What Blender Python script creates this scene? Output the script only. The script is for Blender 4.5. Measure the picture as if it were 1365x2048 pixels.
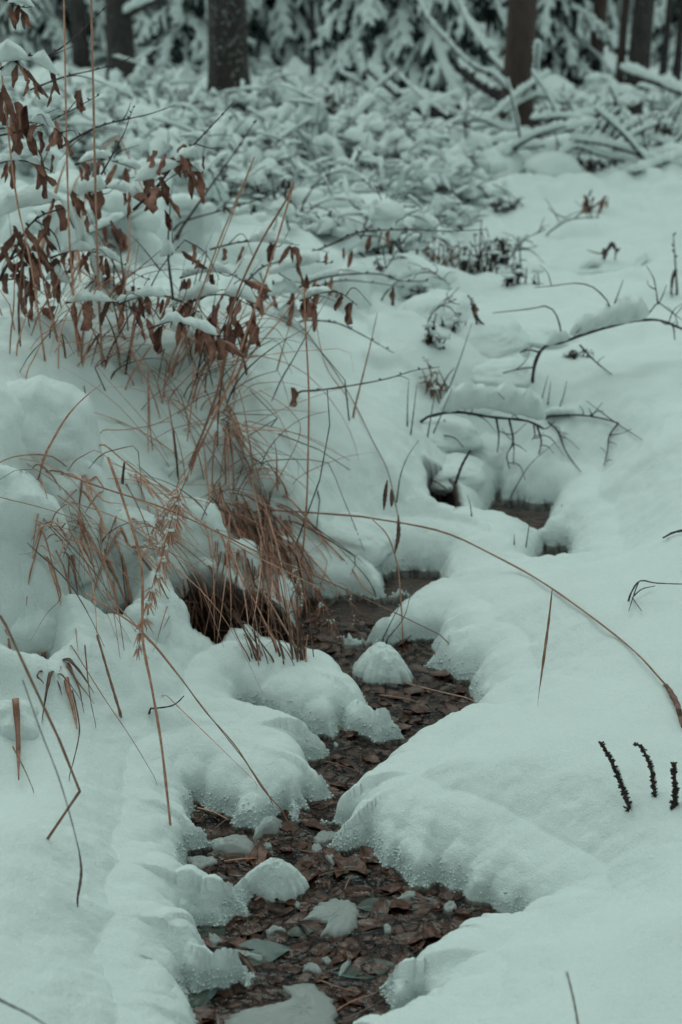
import bpy, math, random
import numpy as np
from mathutils import Vector

for o in list(bpy.data.objects):
    bpy.data.objects.remove(o)
scene = bpy.context.scene
COL = scene.collection
rng = np.random.default_rng(11)
random.seed(11)

# ------------------------------------------------------------------ camera
CAM_Z, PITCH, FOCAL = 1.5, 22.0, 50.0
cam_d = bpy.data.cameras.new('camera')
cam_d.sensor_fit = 'VERTICAL'; cam_d.sensor_height = 36.0; cam_d.sensor_width = 24.0
cam_d.lens = FOCAL; cam_d.clip_start = 0.05; cam_d.clip_end = 400
cam_d.dof.use_dof = True; cam_d.dof.focus_distance = 2.65; cam_d.dof.aperture_fstop = 3.8
cam = bpy.data.objects.new('camera', cam_d); COL.objects.link(cam)
cam.location = (0, 0, CAM_Z); cam.rotation_euler = (math.radians(90 - PITCH), 0, 0)
scene.camera = cam

# ------------------------------------------------------------------ sky, sun, exposure
SUN_EL, SUN_AZ = 58.0, -25.0          # azimuth from +Y towards +X
w = bpy.data.worlds.new('World'); scene.world = w; w.use_nodes = True
nt = w.node_tree; nt.nodes.clear()
n_out = nt.nodes.new('ShaderNodeOutputWorld'); n_bg = nt.nodes.new('ShaderNodeBackground')
n_sky = nt.nodes.new('ShaderNodeTexSky'); n_sky.sky_type = 'NISHITA'; n_sky.sun_disc = False
n_sky.sun_elevation = math.radians(SUN_EL); n_sky.sun_rotation = math.radians(SUN_AZ)
n_mix = nt.nodes.new('ShaderNodeMix'); n_mix.data_type = 'RGBA'
n_mix.inputs[0].default_value = 0.88                      # a closed, even cloud deck
n_mix.inputs[7].default_value = (4.5, 5.75, 5.2, 1)
nt.links.new(n_sky.outputs[0], n_mix.inputs[6]); nt.links.new(n_mix.outputs[2], n_bg.inputs[0])
n_bg.inputs[1].default_value = 0.1
nt.links.new(n_bg.outputs[0], n_out.inputs[0])
sun_d = bpy.data.lights.new('sun', 'SUN'); sun_d.energy = 0.6; sun_d.angle = math.radians(40)
sun_d.color = (0.84, 1.0, 0.92)
sun = bpy.data.objects.new('sun', sun_d); COL.objects.link(sun)
_sd = Vector((math.sin(math.radians(SUN_AZ)) * math.cos(math.radians(SUN_EL)),
              math.cos(math.radians(SUN_AZ)) * math.cos(math.radians(SUN_EL)), math.sin(math.radians(SUN_EL))))
sun.rotation_euler = _sd.to_track_quat('Z', 'Y').to_euler()
scene.view_settings.view_transform = 'Standard'; scene.view_settings.look = 'None'
scene.view_settings.exposure = 0.40; scene.view_settings.gamma = 1.0
scene.view_settings.use_curve_mapping = False
scene.render.engine = 'CYCLES'
scene.cycles.use_denoising = True
scene.cycles.max_bounces = 8; scene.cycles.diffuse_bounces = 4; scene.cycles.transparent_max_bounces = 16

# ------------------------------------------------------------------ lens arithmetic (photograph pixels -> rays)
FPX = FOCAL / 36.0 * 2048
cp, sp = math.cos(math.radians(PITCH)), math.sin(math.radians(PITCH))
def ray(px, py):
    a = (np.asarray(px, float) - 682.5) / FPX; b = (1024 - np.asarray(py, float)) / FPX
    return a, cp + b * sp, -sp + b * cp
def at_z(px, py, z):
    dx, dy, dz = ray(px, py); t = (z - CAM_Z) / dz
    return np.stack([dx * t, dy * t, np.broadcast_to(np.asarray(z, float), np.shape(t))], -1)
def at_y(px, py, y):
    dx, dy, dz = ray(px, py); t = y / dy
    return np.array([dx * t, y, CAM_Z + dz * t])

# ------------------------------------------------------------------ noise
_P = np.random.default_rng(3).permutation(512)
_P = np.concatenate([_P, _P, _P])
_GA = np.random.default_rng(4).uniform(0, 2 * np.pi, 512); _GX, _GY = np.cos(_GA), np.sin(_GA)
def pn(x, y, seed=0):
    x = np.asarray(x, float) + seed * 17.37; y = np.asarray(y, float) - seed * 9.13
    xi = np.floor(x).astype(int); yi = np.floor(y).astype(int); fx = x - xi; fy = y - yi
    u = fx ** 3 * (fx * (fx * 6 - 15) + 10); v = fy ** 3 * (fy * (fy * 6 - 15) + 10)
    def g(ix, iy, dx, dy):
        h = _P[(_P[ix & 511] + iy) & 511]
        return _GX[h] * dx + _GY[h] * dy
    a = g(xi, yi, fx, fy); b = g(xi + 1, yi, fx - 1, fy); c = g(xi, yi + 1, fx, fy - 1); d = g(xi + 1, yi + 1, fx - 1, fy - 1)
    return 1.5 * ((a + (b - a) * u) * (1 - v) + (c + (d - c) * u) * v)
def sstep(a, b, x):
    t = np.clip((x - a) / (b - a), 0, 1); return t * t * (3 - 2 * t)

# ------------------------------------------------------------------ the stream's outline (pixel, pixel, height of the lip seen there)
STREAM = [(640,2120,.0),(412,2120,.05),(408,2043,.07),(395,2008,.07),(366,1966,.05),(375,1978,.0),(391,1984,0),(426,1977,0),(457,1975,0),(479,1962,0),
 (496,1973,0),(507,1951,.0),(498,1929,.03),(470,1912,.05),(439,1905,.07),(421,1890,.08),(417,1863,.09),(399,1850,.07),(380,1852,.05),
 (372,1846,.02),(395,1848,0),(421,1846,0),(443,1846,0),(465,1832,0),(492,1828,0),
 (482,1806,.01),(500,1790,.0),(484,1776,.02),(457,1782,.04),(426,1758,.07),(395,1736,.09),(369,1714,.09),(362,1706,.08),(376,1702,0),(395,1695,0),(430,1692,0),(444,1684,0),
 (425,1672,.03),(404,1648,.06),(390,1624,.08),(376,1606,.08),(382,1600,0),(399,1600,0),(417,1617,0),(448,1630,0),(465,1633,0),(470,1650,0),
 (496,1650,0),(514,1661,0),(540,1640,0),(571,1617,0),(591,1639,0),(602,1617,0),(617,1617,0),(613,1600,0),(628,1602,0),(664,1594,0),
 (659,1576,.02),(645,1562,.04),(625,1534,.05),(612,1516,.02),(654,1508,.0),(640,1492,.02),(615,1472,.04),(564,1452,.06),(513,1433,.07),(480,1424,.07),
 (485,1402,.03),(518,1411,.01),(559,1441,0),(605,1455,0),(636,1467,0),(667,1475,0),(682,1450,0),(702,1463,0),(735,1473,0),(754,1483,0),(797,1477,0),
 (803,1464,.02),(787,1444,.03),(761,1440,.04),(745,1408,.07),(731,1372,.08),(702,1340,.09),(672,1316,.09),(640,1280,.09),(610,1242,.09),(588,1212,.05),
 (609,1193,0),(655,1196,0),(682,1191,0),(708,1186,0),(751,1198,0),(787,1189,0),(801,1184,0),(819,1176,.02),(807,1163,.03),(791,1166,.04),(766,1167,.03),
 (762,1152,0),(780,1144,0),(807,1138,0),(847,1140,0),(883,1142,0),(890,1156,.04),(880,1160,.05),(847,1167,.05),(826,1178,.05),(795,1196,.05),(784,1206,.06),(761,1201,.09),(735,1212,.09),
 (708,1239,.06),(687,1262,.02),(692,1288,0),(715,1288,0),(735,1285,0),(760,1290,0),(787,1291,0),(800,1280,0),(830,1281,0),(853,1275,0),(880,1280,0),(866,1293,0),(880,1315,0),
 (853,1331,.0),(883,1342,0),(916,1358,0),(946,1360,0),(941,1380,0),(946,1394,0),(962,1404,.04),(929,1420,.08),(880,1437,.09),(840,1460,.09),(787,1496,.09),
 (768,1508,.09),(716,1559,.08),(665,1621,.04),(648,1643,.0),(672,1641,0),(683,1656,0),(707,1652,0),(661,1692,0),(681,1701,0),(711,1694,0),(738,1694,0),
 (755,1714,0),(773,1731,0),(793,1727,0),(804,1753,0),(822,1775,0),(853,1775,0),(875,1758,0),(901,1778,0),(932,1775,0),(941,1797,0),(976,1806,0),(1007,1824,0),(1066,1829,.04),
 (1011,1827,.08),(958,1828,.09),(910,1846,.09),(862,1885,.09),(822,1920,.08),(787,1947,.05),(763,1978,.0),(783,1991,0),(787,2017,.02),(831,2000,.02),(850,2000,.05),(831,2011,.08),
 (787,2021,.09),(740,2031,.09),(690,2052,.08)]
OPEN1 = [(998,972,0),(1008,982,0),(1000,996,0),(1019,1000,0),(1044,1000,0),(1080,1008,0),(1112,1006,0),(1091,1016,.08),(1060,1033,.08),(1035,1029,.08),(1019,1023,.08),(985,1018,.08),(958,1010,.08),(985,1003,0),(990,985,0)]
OPEN2 = [(1075,1074,.09),(1085,1089,0),(1108,1092,0),(1135,1090,0),(1150,1096,.09),(1100,1102,.09),(1075,1094,.09)]
OPEN3 = [(852,996,.04),(885,990,.04),(905,1006,.04),(914,1022,.06),(890,1026,.09),(866,1016,.09)]
OPEN4 = [(810,1018,0),(835,1040,0),(858,1050,0),(840,1056,.09),(815,1040,.09)]
OPEN5 = [(1040,530,.14),(1090,527,.14),(1140,530,.14),(1160,541,.22),(1100,547,.23),(1045,543,.23)]
CAVE1 = [(330,1215,.06),(345,1235,.04),(369,1298,.07),(395,1326,.06),(436,1350,.03),(460,1330,.04),(490,1320,.05),(560,1322,.06),(625,1322,.07),(648,1300,.06),(630,1270,.0),(560,1262,.0),(480,1262,0),(420,1262,.0),(370,1240,.02)]
CAVE2 = [(160,1205,.2),(190,1250,.17),(250,1320,.13),(268,1318,.13),(262,1262,.12),(230,1235,.14),(185,1195,.18)]
CAVE3 = [(45,1425,.16),(62,1378,.16),(90,1360,.17),(104,1395,.16),(75,1420,.16)]
def outline(P, low=.6):
    return np.array([at_z(a, b, c * (low if b > 1250 else 1.))[:2] for a, b, c in P])
S_ = outline(STREAM)
# below the frame the brook runs on towards and past the camera
S_ = np.concatenate([np.array([[-.02,1.2],[.06,.6],[.0,-.4],[-.3,-1.6],[-.9,-3.2],[-1.25,-3.1],[-.62,-1.5],[-.30,-.4],[-.2,.6],[-.2,1.2]]), S_[1:]])
POLYS = [(S_, 'w'), (outline(OPEN1), 'w'), (outline(OPEN2), 'w'), (outline(OPEN3), 's'), 
         (outline(CAVE1), 's'), (outline(CAVE2), 's'), (outline(CAVE3), 's')]

def sdist(P, x, y, near=False):
    """signed distance to polygon P, negative inside"""
    n = len(P); best = np.full(x.shape, 1e9); ins = np.zeros(x.shape, bool); nx = np.zeros(x.shape); ny = np.zeros(x.shape)
    for i in range(n):
        ax, ay = P[i]; bx, by = P[(i + 1) % n]
        ex, ey = bx - ax, by - ay; L = ex * ex + ey * ey + 1e-12
        t = np.clip(((x - ax) * ex + (y - ay) * ey) / L, 0, 1)
        q = (x - ax - t * ex) ** 2 + (y - ay - t * ey) ** 2
        u = q < best; best[u] = q[u]; nx[u] = (ax + t * ex)[u]; ny[u] = (ay + t * ey)[u]
        c = (ay > y) != (by > y)
        if c.any():
            xx = ax + (y - ay) / (by - ay + 1e-15) * ex
            ins ^= c & (x < xx)
    d = np.sqrt(best); d[ins] *= -1
    if near: return d, nx, ny
    return d

# ------------------------------------------------------------------ lie of the land: what height each pixel of the snow stands at
CTRL = [(0,2048,.16),(200,2000,.15),(350,1900,.12),(100,1800,.17),(0,1650,.19),(200,1650,.16),(330,1550,.13),(250,1450,.15),(420,1500,.12),(540,1560,.1),(480,1940,.09),
 (150,1560,.14),(20,1560,.15),(600,1390,.12),(560,1355,.11),(700,1400,.1),(430,1400,.11),(330,1760,.12),(420,1790,.10),
 (120,1430,.18),(230,1330,.19),(330,1350,.13),(60,1250,.30),(200,1150,.33),(300,1150,.32),(60,1000,.50),(150,930,.52),(60,780,.62),(160,850,.57),(0,700,.64),
 (300,660,.60),(130,690,.60),(300,800,.52),(300,950,.44),(420,870,.43),(420,1050,.33),(500,1100,.25),(560,950,.33),(650,1000,.22),(650,1130,.13),(560,1180,.14),(450,1160,.24),
 (500,800,.42),(700,850,.28),(800,1000,.18),(820,900,.24),(750,750,.30),(600,700,.40),(450,680,.48),(880,800,.25),(930,930,.2),(850,600,.33),(550,470,.42),(300,500,.55),
 (100,550,.58),(100,300,.5),(300,250,.45),(400,350,.42),(600,350,.4),(800,450,.34),(1000,560,.27),(1100,500,.26),(1300,450,.32),(1365,600,.3),(1200,700,.28),
 (1300,900,.25),(1150,900,.21),(1050,950,.14),(1000,1080,.11),(1150,1150,.16),(1300,1250,.2),(1050,1250,.14),(1000,1380,.11),(1200,1450,.18),(1365,1500,.2),(950,1550,.15),
 (800,1600,.14),(880,1660,.14),(1100,1650,.14),(1250,1650,.17),(1060,1800,.085),(1110,1750,.10),(1200,1850,.17),(1000,1900,.13),(850,1960,.1),(900,2030,.14),(1200,2030,.18),(1365,1900,.2),
 (1000,400,.3),(1200,350,.32),(700,250,.38),(1030,265,.32),(460,235,.4),(240,170,.42),(900,180,.36),(1200,160,.36),(720,1220,.10),(840,1230,.11),(760,1175,.05),(690,1165,.09),(1010,1450,.13)]
_c = np.array([at_z(a, b, c) for a, b, c in CTRL])
_o = []
for th in range(-180, 180, 20):
    t = math.radians(th)
    for r, z in ((.9, .16), (2.2, .2), (5, .35), (16, .4), (60, .45)):
        if abs(th) > 35 or r > 15 or (r == .9 and abs(th) > 10):
            zz = z + (.25 if -110 < th < -30 and 1.5 < r < 6 else 0)
            _o.append((r * math.sin(t), r * math.cos(t), zz))
_c = np.concatenate([_c, np.array(_o)])
def _uv(x, y):
    r = np.hypot(x, y) + 1e-6; th = np.arctan2(x, y)
    return 1.25 * th, np.log(r + .15)
_cu, _cv = _uv(_c[:, 0], _c[:, 1])
def _phi(d2):
    return .5 * d2 * np.log(d2 + 1e-12)
_A = _phi((_cu[:, None] - _cu) ** 2 + (_cv[:, None] - _cv) ** 2) + np.eye(len(_cu)) * 2e-4
_Q = np.stack([np.ones_like(_cu), _cu, _cv], 1)
_M = np.block([[_A, _Q], [_Q.T, np.zeros((3, 3))]])
_W = np.linalg.solve(_M, np.concatenate([_c[:, 2], np.zeros(3)]))
def tps(x, y):
    u, v = _uv(x, y); out = _W[-3] + _W[-2] * u + _W[-1] * v
    for k in range(len(_cu)):
        out = out + _W[k] * _phi((u - _cu[k]) ** 2 + (v - _cv[k]) ** 2)
    return np.clip(out, .03, 1.1)
LUMPS = []        # (x, y, radius, height) snowed-over hummocks
def H(x, y, info=False):
    x = np.atleast_1d(np.asarray(x, float)); y = np.atleast_1d(np.asarray(y, float))
    r = np.hypot(x, y); th = np.arctan2(x, y)
    base = tps(x, y)
    far = sstep(3.9, 6.5, r) * (1 - .6 * sstep(.05, .14, th) * (1 - sstep(6.5, 8.5, r)))
    lump = np.abs(pn(x * 1.3, y * .9, 1)) * .13 + np.abs(pn(x * 3.1, y * 2.3, 2)) * .13 + np.abs(pn(x * 7, y * 5, 12)) * .07
    base = base + far * (lump - .06)
    mid = sstep(2.6, 3.3, r) * (1 - far)
    base = base + mid * (.035 * pn(x * 3.2, y * 2.2, 3) + .015 * pn(x * 8, y * 6, 4))
    left = sstep(.02, -.12, th) * sstep(2.2, 2.5, r) * (1 - sstep(4.5, 6, r))
    base = base + left * (.035 * pn(x * 7, y * 7, 5) + .03 * np.abs(pn(x * 13, y * 13, 6)) - .015)
    base = base + .012 * pn(x * 4, y * 4, 7) + .005 * pn(x * 11, y * 11, 8)
    for lx, ly, lr, lh in LUMPS:
        q = ((x - lx) ** 2 + (y - ly) ** 2) / (lr * lr) * (1 + .5 * pn(x * 6, y * 6, 17)) ** 2
        base = base + lh * np.sqrt(np.clip(1 - q, 0, 1)) ** .8
    dmin = np.full(x.shape, 9.); h = base; soil = np.zeros(x.shape)
    near = r < 8
    xn, yn = x[near], y[near]; hb = base[near]
    wob = .008 * pn(xn * 24, yn * 24, 9) + .0026 * pn(xn * 60, yn * 60, 10) + .0013 * pn(xn * 170, yn * 170, 13)
    env = np.full(xn.shape, 9.); dn = np.full(xn.shape, 9.); sl = np.zeros(xn.shape); pit = np.zeros(xn.shape)
    rv = .5 + .5 * pn(xn * 2.6, yn * 2.6, 16)
    for P, kind in POLYS:
        lo = P.min(0) - .6; hi = P.max(0) + .6
        m = (xn > lo[0]) & (xn < hi[0]) & (yn > lo[1]) & (yn < hi[1])
        if not m.any(): continue
        d, qx, qy = sdist(P, xn[m], yn[m], True); rn = np.hypot(xn[m], yn[m]) + 1e-6
        ns = np.clip(((qx - xn[m]) * xn[m] + (qy - yn[m]) * yn[m]) / rn / (np.abs(d) + 1e-6), 0, 1) * (d > 0)   # bank on the camera's side of the water: steeper
        d = d + wob[m]
        dn[m] = np.minimum(dn[m], d)
        if kind == 'w':
            R0 = .105 + .03 * rv[m]; R = R0 * (1 - .6 * ns); hc = .08 + .03 * rv[m]; t = np.clip(d / R, 0, 1)
            e = hc * np.clip(1 - (1 - t) ** 2, 0, 1) ** .82 + np.clip(d - R0, 0, 9) * (.75 + .3 * rv[m])
        else:
            t = np.clip(d / .03, 0, 1); e = .17 * np.clip(1 - (1 - t) ** 2, 0, 1) ** .6 + np.clip(d - .03, 0, 9) * 2.2
        env[m] = np.minimum(env[m], e)
        pit[m] = np.maximum(pit[m], sstep(0, .025, -d))
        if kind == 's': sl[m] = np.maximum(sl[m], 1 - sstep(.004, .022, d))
    k_ = .05; df = np.clip(.5 + .5 * (env - hb) / k_, 0, 1)
    hn = env * (1 - df) + hb * df - k_ * df * (1 - df) * sstep(0, .05, env)
    band = (1 - sstep(.06, .22, dn)) * sstep(0, .02, dn)
    clump = band * (.008 * pn(xn * 11, yn * 11, 14) + .0025 * pn(xn * 30, yn * 30, 15))
    hn = hn + clump - .06 * pit
    h = h.copy(); h[near] = hn; dmin[near] = dn; soil[near] = sl
    if info: return h, dmin, soil
    return h
ELL = []
def in_mound(p):
    return any((((np.asarray(p) - c) / r) ** 2).sum() < 1 for c, r in ELL)
def ground(px, py):
    """where the ray through a pixel meets the snow"""
    dx, dy, dz = [float(v) for v in ray(px, py)]
    t = np.geomspace(1.2, 24, 220); te = 99.
    for c, r in ELL:                                                 # overhanging snow mounds
        o = (np.array([0, 0, CAM_Z]) - c) / r; v = np.array([dx, dy, dz]) / r; A, B_, C = v @ v, o @ v, o @ o - 1; q = B_ * B_ - A * C
        if q > 0: te = min(te, (-B_ - math.sqrt(q)) / A)
    for _ in range(2):
        f = CAM_Z + dz * t - H(dx * t, dy * t); k = np.where(f < 0)[0]
        if len(k) == 0: return np.array([dx * 20, dy * 20, CAM_Z + dz * 20])
        k = max(1, k[0]); a, b = t[k - 1], t[k]; s = a + (b - a) * f[k - 1] / (f[k - 1] - f[k] + 1e-9)
        t = np.linspace(a, b, 14)
    s = min(s, te)
    return np.array([dx * s, dy * s, CAM_Z + dz * s])
_pil = [(330,700,.25,.06),(440,900,.13,.05),(560,500,.5,.10),(150,470,.35,.16),(880,700,.25,.05),(900,960,.14,.04),(1010,880,.2,.03)]
LUMPS = [(*ground(a, b)[:2], r, h) for a, b, r, h in _pil]
def Hs(x, y):
    return float(H([x], [y])[0])

# ------------------------------------------------------------------ object helpers
def tag(o, label=None, cat=None, group=None, kind=None):
    if label: o['label'] = label
    if cat: o['category'] = cat
    if group: o['group'] = group
    if kind: o['kind'] = kind
    return o
def thing(name, label, cat, loc, group=None):
    o = bpy.data.objects.new(name, None); COL.objects.link(o); o.empty_display_size = .05
    o.location = tuple(float(v) for v in loc)
    return tag(o, label, cat, group)
def world_loc(o):
    v = np.array(o.location)
    while o.parent: o = o.parent; v = v + np.array(o.location)
    return v
def mk(name, V, F, mat, parent=None, smooth=True, origin=None):
    V = np.asarray(V, float)
    base = world_loc(parent) if parent is not None else np.zeros(3)
    og = base if origin is None else np.asarray(origin, float)
    me = bpy.data.meshes.new(name); me.from_pydata((V - og).tolist(), [], [tuple(f) for f in F])
    me.materials.append(mat)
    if smooth: me.polygons.foreach_set('use_smooth', np.ones(len(me.polygons), bool))
    me.update()
    o = bpy.data.objects.new(name, me); COL.objects.link(o)
    o.location = tuple(og - base) if parent is not None else tuple(og)
    if parent is not None: o.parent = parent
    return o
def inst(name, me, parent, loc, rot, scale):
    """a piece that shares mesh data; loc in world axes"""
    o = bpy.data.objects.new(name, me); COL.objects.link(o)
    o.parent = parent
    o.location = tuple(np.asarray(loc) - world_loc(parent)); o.rotation_euler = rot
    o.scale = scale if hasattr(scale, '__len__') else (scale,) * 3
    return o
class MB:
    """collects shapes for ONE mesh"""
    def __init__(s): s.V = []; s.F = []; s.n = 0
    def add(s, V, F):
        s.V.append(np.asarray(V, float)); s.F += [tuple(i + s.n for i in f) for f in F]; s.n += len(V); return s
    def build(s, name, mat, parent=None, smooth=True, origin=None):
        return mk(name, np.concatenate(s.V), s.F, mat, parent, smooth, origin)
def smooth_path(P, n):
    """Catmull-Rom through the points, n samples"""
    P = np.asarray(P, float)
    if len(P) == 2: return P[0] + (P[1] - P[0]) * np.linspace(0, 1, n)[:, None]
    Q = np.concatenate([[2 * P[0] - P[1]], P, [2 * P[-1] - P[-2]]]); out = []
    L = np.concatenate([[0], np.cumsum(np.linalg.norm(np.diff(P, axis=0), axis=1))]); L /= L[-1]
    for s in np.linspace(0, 1, n):
        k = min(np.searchsorted(L, s, 'right') - 1, len(P) - 2); t = (s - L[k]) / (L[k + 1] - L[k] + 1e-12)
        a, b, c, d = Q[k], Q[k + 1], Q[k + 2], Q[k + 3]
        out.append(.5 * (2 * b + (c - a) * t + (2 * a - 5 * b + 4 * c - d) * t * t + (3 * b - a - 3 * c + d) * t ** 3))
    return np.array(out)
def tube(P, R, sides=5, flat=1.0, twist=0.0, up=None, closed=True):
    """tapered tube along P; flat < 1 squashes it (blades)"""
    P = np.asarray(P, float); n = len(P); R = np.broadcast_to(np.asarray(R, float), (n,))
    T = np.gradient(P, axis=0); T /= np.linalg.norm(T, axis=1)[:, None] + 1e-12
    ref = np.array([0, 0, 1.]) if up is None else np.asarray(up, float)
    if up is None and abs(T[:, 2]).mean() > .85: ref = np.array([.3, 1., 0])
    A = np.cross(T, ref); A /= np.linalg.norm(A, axis=1)[:, None] + 1e-9
    B = np.cross(A, T)
    ang = np.linspace(0, 2 * np.pi, sides, endpoint=False)
    V = []
    for i in range(n):
        tw = twist * i / max(1, n - 1); ca, sa = math.cos(tw), math.sin(tw)
        a = A[i] * ca + B[i] * sa; b = -A[i] * sa + B[i] * ca
        V.append(P[i] + R[i] * (np.cos(ang)[:, None] * a + flat * np.sin(ang)[:, None] * b))
    V = np.concatenate(V); F = []
    for i in range(n - 1):
        for k in range(sides):
            k2 = (k + 1) % sides
            F.append((i * sides + k, i * sides + k2, (i + 1) * sides + k2, (i + 1) * sides + k))
    if closed:
        F.append(tuple(range(sides))[::-1]); F.append(tuple((n - 1) * sides + k for k in range(sides)))
    return V, F
def snow_strip(P, width, height, seed=0, sides=8, rough=.35, n=None):
    """lumpy ridge of snow lying on top of a path: flat below, round above, ends fading out"""
    P = np.asarray(P, float)
    L = np.linalg.norm(np.diff(P, axis=0), axis=1).sum()
    n = n or int(np.clip(L / max(width, .004) * 2.2, 5, 60))
    P = smooth_path(P, n); s = np.linspace(0, 1, n); L_ = s * L
    m = np.sqrt(np.clip(np.minimum(s, 1 - s) * 2 * L / (width * 2.4), 0.02, 1))
    m = m * (1 + rough * pn(L_ / (width * 2.2), L_ * 0 + seed * 3.7, seed) + .5 * rough * pn(L_ / (width * .8), L_ * 0 + seed, seed + 1))
    T = np.gradient(P, axis=0); T[:, 2] *= .3; T /= np.linalg.norm(T, axis=1)[:, None] + 1e-12
    A = np.cross(T, [0, 0, 1.]); A /= np.linalg.norm(A, axis=1)[:, None] + 1e-9
    ang = np.linspace(0, 2 * np.pi, sides, endpoint=False)
    V = []
    for i in range(n):
        c, q = np.cos(ang), np.sin(ang); q = np.where(q < 0, q * .25, q)
        j = 1 + .18 * np.sin(ang * 3 + i * 1.7 + seed)
        V.append(P[i] + (c * j * width * m[i])[:, None] * A[i] + (q * j * height * m[i])[:, None] * np.array([0, 0, 1.]))
    V = np.concatenate(V); F = []
    for i in range(n - 1):
        for k in range(sides):
            k2 = (k + 1) % sides; F.append((i * sides + k, (i + 1) * sides + k, (i + 1) * sides + k2, i * sides + k2))
    F.append(tuple(range(sides))); F.append(tuple((n - 1) * sides + k for k in range(sides))[::-1])
    return V, F
def blob(c, r, seed=0, rough=.2, ns=10, nr=6, flatb=.3):
    """lumpy snow heap"""
    V = []; F = []
    for i in range(nr + 1):
        ph = math.pi * (i / nr) - math.pi / 2
        for k in range(ns):
            a = 2 * math.pi * k / ns
            d = np.array([math.cos(ph) * math.cos(a), math.cos(ph) * math.sin(a), math.sin(ph)])
            q = 1 + rough * float(pn(d[0] * 1.7 + seed, d[1] * 1.7 + d[2] * 1.3, seed)) + .4 * rough * float(pn(d[0] * 4 + seed, d[1] * 4 + d[2] * 3, seed + 2))
            v = d * q * np.asarray(r)
            if v[2] < 0: v[2] *= flatb
            V.append(np.asarray(c) + v)
    for i in range(nr):
        for k in range(ns):
            k2 = (k + 1) % ns; F.append((i * ns + k, i * ns + k2, (i + 1) * ns + k2, (i + 1) * ns + k))
    return np.array(V), F

# ------------------------------------------------------------------ materials
def new_mat(name):
    m = bpy.data.materials.new(name); m.use_nodes = True; t = m.node_tree
    return m, t, t.nodes['Principled BSDF'], t.nodes['Material Output']
def N(t, kind, **kw):
    n = t.nodes.new('ShaderNode' + kind)
    for k, v in kw.items(): setattr(n, k, v)
    return n
def noise_node(t, scale, detail=4, rough=.55, coord=None):
    n = N(t, 'TexNoise'); n.inputs['Scale'].default_value = scale; n.inputs['Detail'].default_value = detail
    n.inputs['Roughness'].default_value = rough
    if coord is not None: t.links.new(coord, n.inputs['Vector'])
    return n
def ramp_node(t, stops, src):
    r = N(t, 'ValToRGB'); e = r.color_ramp.elements
    while len(e) < len(stops): e.new(.5)
    for i, (p, c) in enumerate(stops): e[i].position = p; e[i].color = (*c, 1)
    t.links.new(src, r.inputs[0]); return r
def bump_node(t, src, strength, dist, chain=None):
    b = N(t, 'Bump'); b.inputs['Strength'].default_value = strength; b.inputs['Distance'].default_value = dist
    t.links.new(src, b.inputs['Height'])
    if chain is not None: t.links.new(chain.outputs[0], b.inputs['Normal'])
    return b
def mixc(t, a, b, fac):
    m = N(t, 'Mix', data_type='RGBA')
    for s, v in ((0, fac), (6, a), (7, b)):
        if hasattr(v, 'is_output'): t.links.new(v, m.inputs[s])
        else: m.inputs[s].default_value = v if not hasattr(v, '__len__') else (*v, 1)
    return m.outputs[2]
SNOW_C = (.80, .845, .835)
def snow_material(name, ground=False, sss=.25):
    m, t, p, out = new_mat(name)
    tc = N(t, 'TexCoord'); geo = N(t, 'NewGeometry'); co = geo.outputs['Position']
    n1 = noise_node(t, 38, 6, .62, co); n2 = noise_node(t, 420, 3, .6, co)
    n3 = noise_node(t, 130, 4, .65, co)
    b = bump_node(t, n1.outputs[0], .35, .012); b = bump_node(t, n3.outputs[0], .4, .004, b); b = bump_node(t, n2.outputs[0], .8, .003, b)
    t.links.new(b.outputs[0], p.inputs['Normal'])
    p.inputs['Roughness'].default_value = .62; p.inputs['Specular IOR Level'].default_value = .25
    p.inputs['Subsurface Weight'].default_value = sss; p.inputs['Subsurface Radius'].default_value = (.9, 1.0, 1.0)
    p.inputs['Subsurface Scale'].default_value = .012
    gr = noise_node(t, 380, 3, .8, co); gm = N(t, 'MapRange'); t.links.new(gr.outputs[0], gm.inputs[0]); gm.inputs[1].default_value = .35; gm.inputs[2].default_value = .65
    col = mixc(t, (SNOW_C[0] * 1.06, SNOW_C[1] * 1.06, SNOW_C[2] * 1.06), (SNOW_C[0] * .86, SNOW_C[1] * .88, SNOW_C[2] * .89), gm.outputs[0])
    col = mixc(t, col, (SNOW_C[0] * .93, SNOW_C[1] * .95, SNOW_C[2] * .96), n1.outputs[0])
    if ground:
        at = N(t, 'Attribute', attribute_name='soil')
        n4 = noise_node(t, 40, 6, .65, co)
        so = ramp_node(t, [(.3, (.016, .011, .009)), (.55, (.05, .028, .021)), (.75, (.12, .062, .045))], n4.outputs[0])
        ice = N(t, 'Attribute', attribute_name='slush')
        col = mixc(t, col, (.42, .50, .50), ice.outputs['Fac'])
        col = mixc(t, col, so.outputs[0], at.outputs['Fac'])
        mul = N(t, 'Math', operation='MULTIPLY_ADD'); t.links.new(at.outputs['Fac'], mul.inputs[0]); mul.inputs[1].default_value = -sss; mul.inputs[2].default_value = sss
        t.links.new(mul.outputs[0], p.inputs['Subsurface Weight'])
        rr = N(t, 'Math', operation='MULTIPLY_ADD'); t.links.new(ice.outputs['Fac'], rr.inputs[0]); rr.inputs[1].default_value = -.35; rr.inputs[2].default_value = .62
        t.links.new(rr.outputs[0], p.inputs['Roughness'])
    t.links.new(col, p.inputs['Base Color'])
    return m
M = {}
M['ground'] = snow_material('snow_ground', True, 0.0)
M['snow'] = snow_material('snow', False, 0.0)
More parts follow.
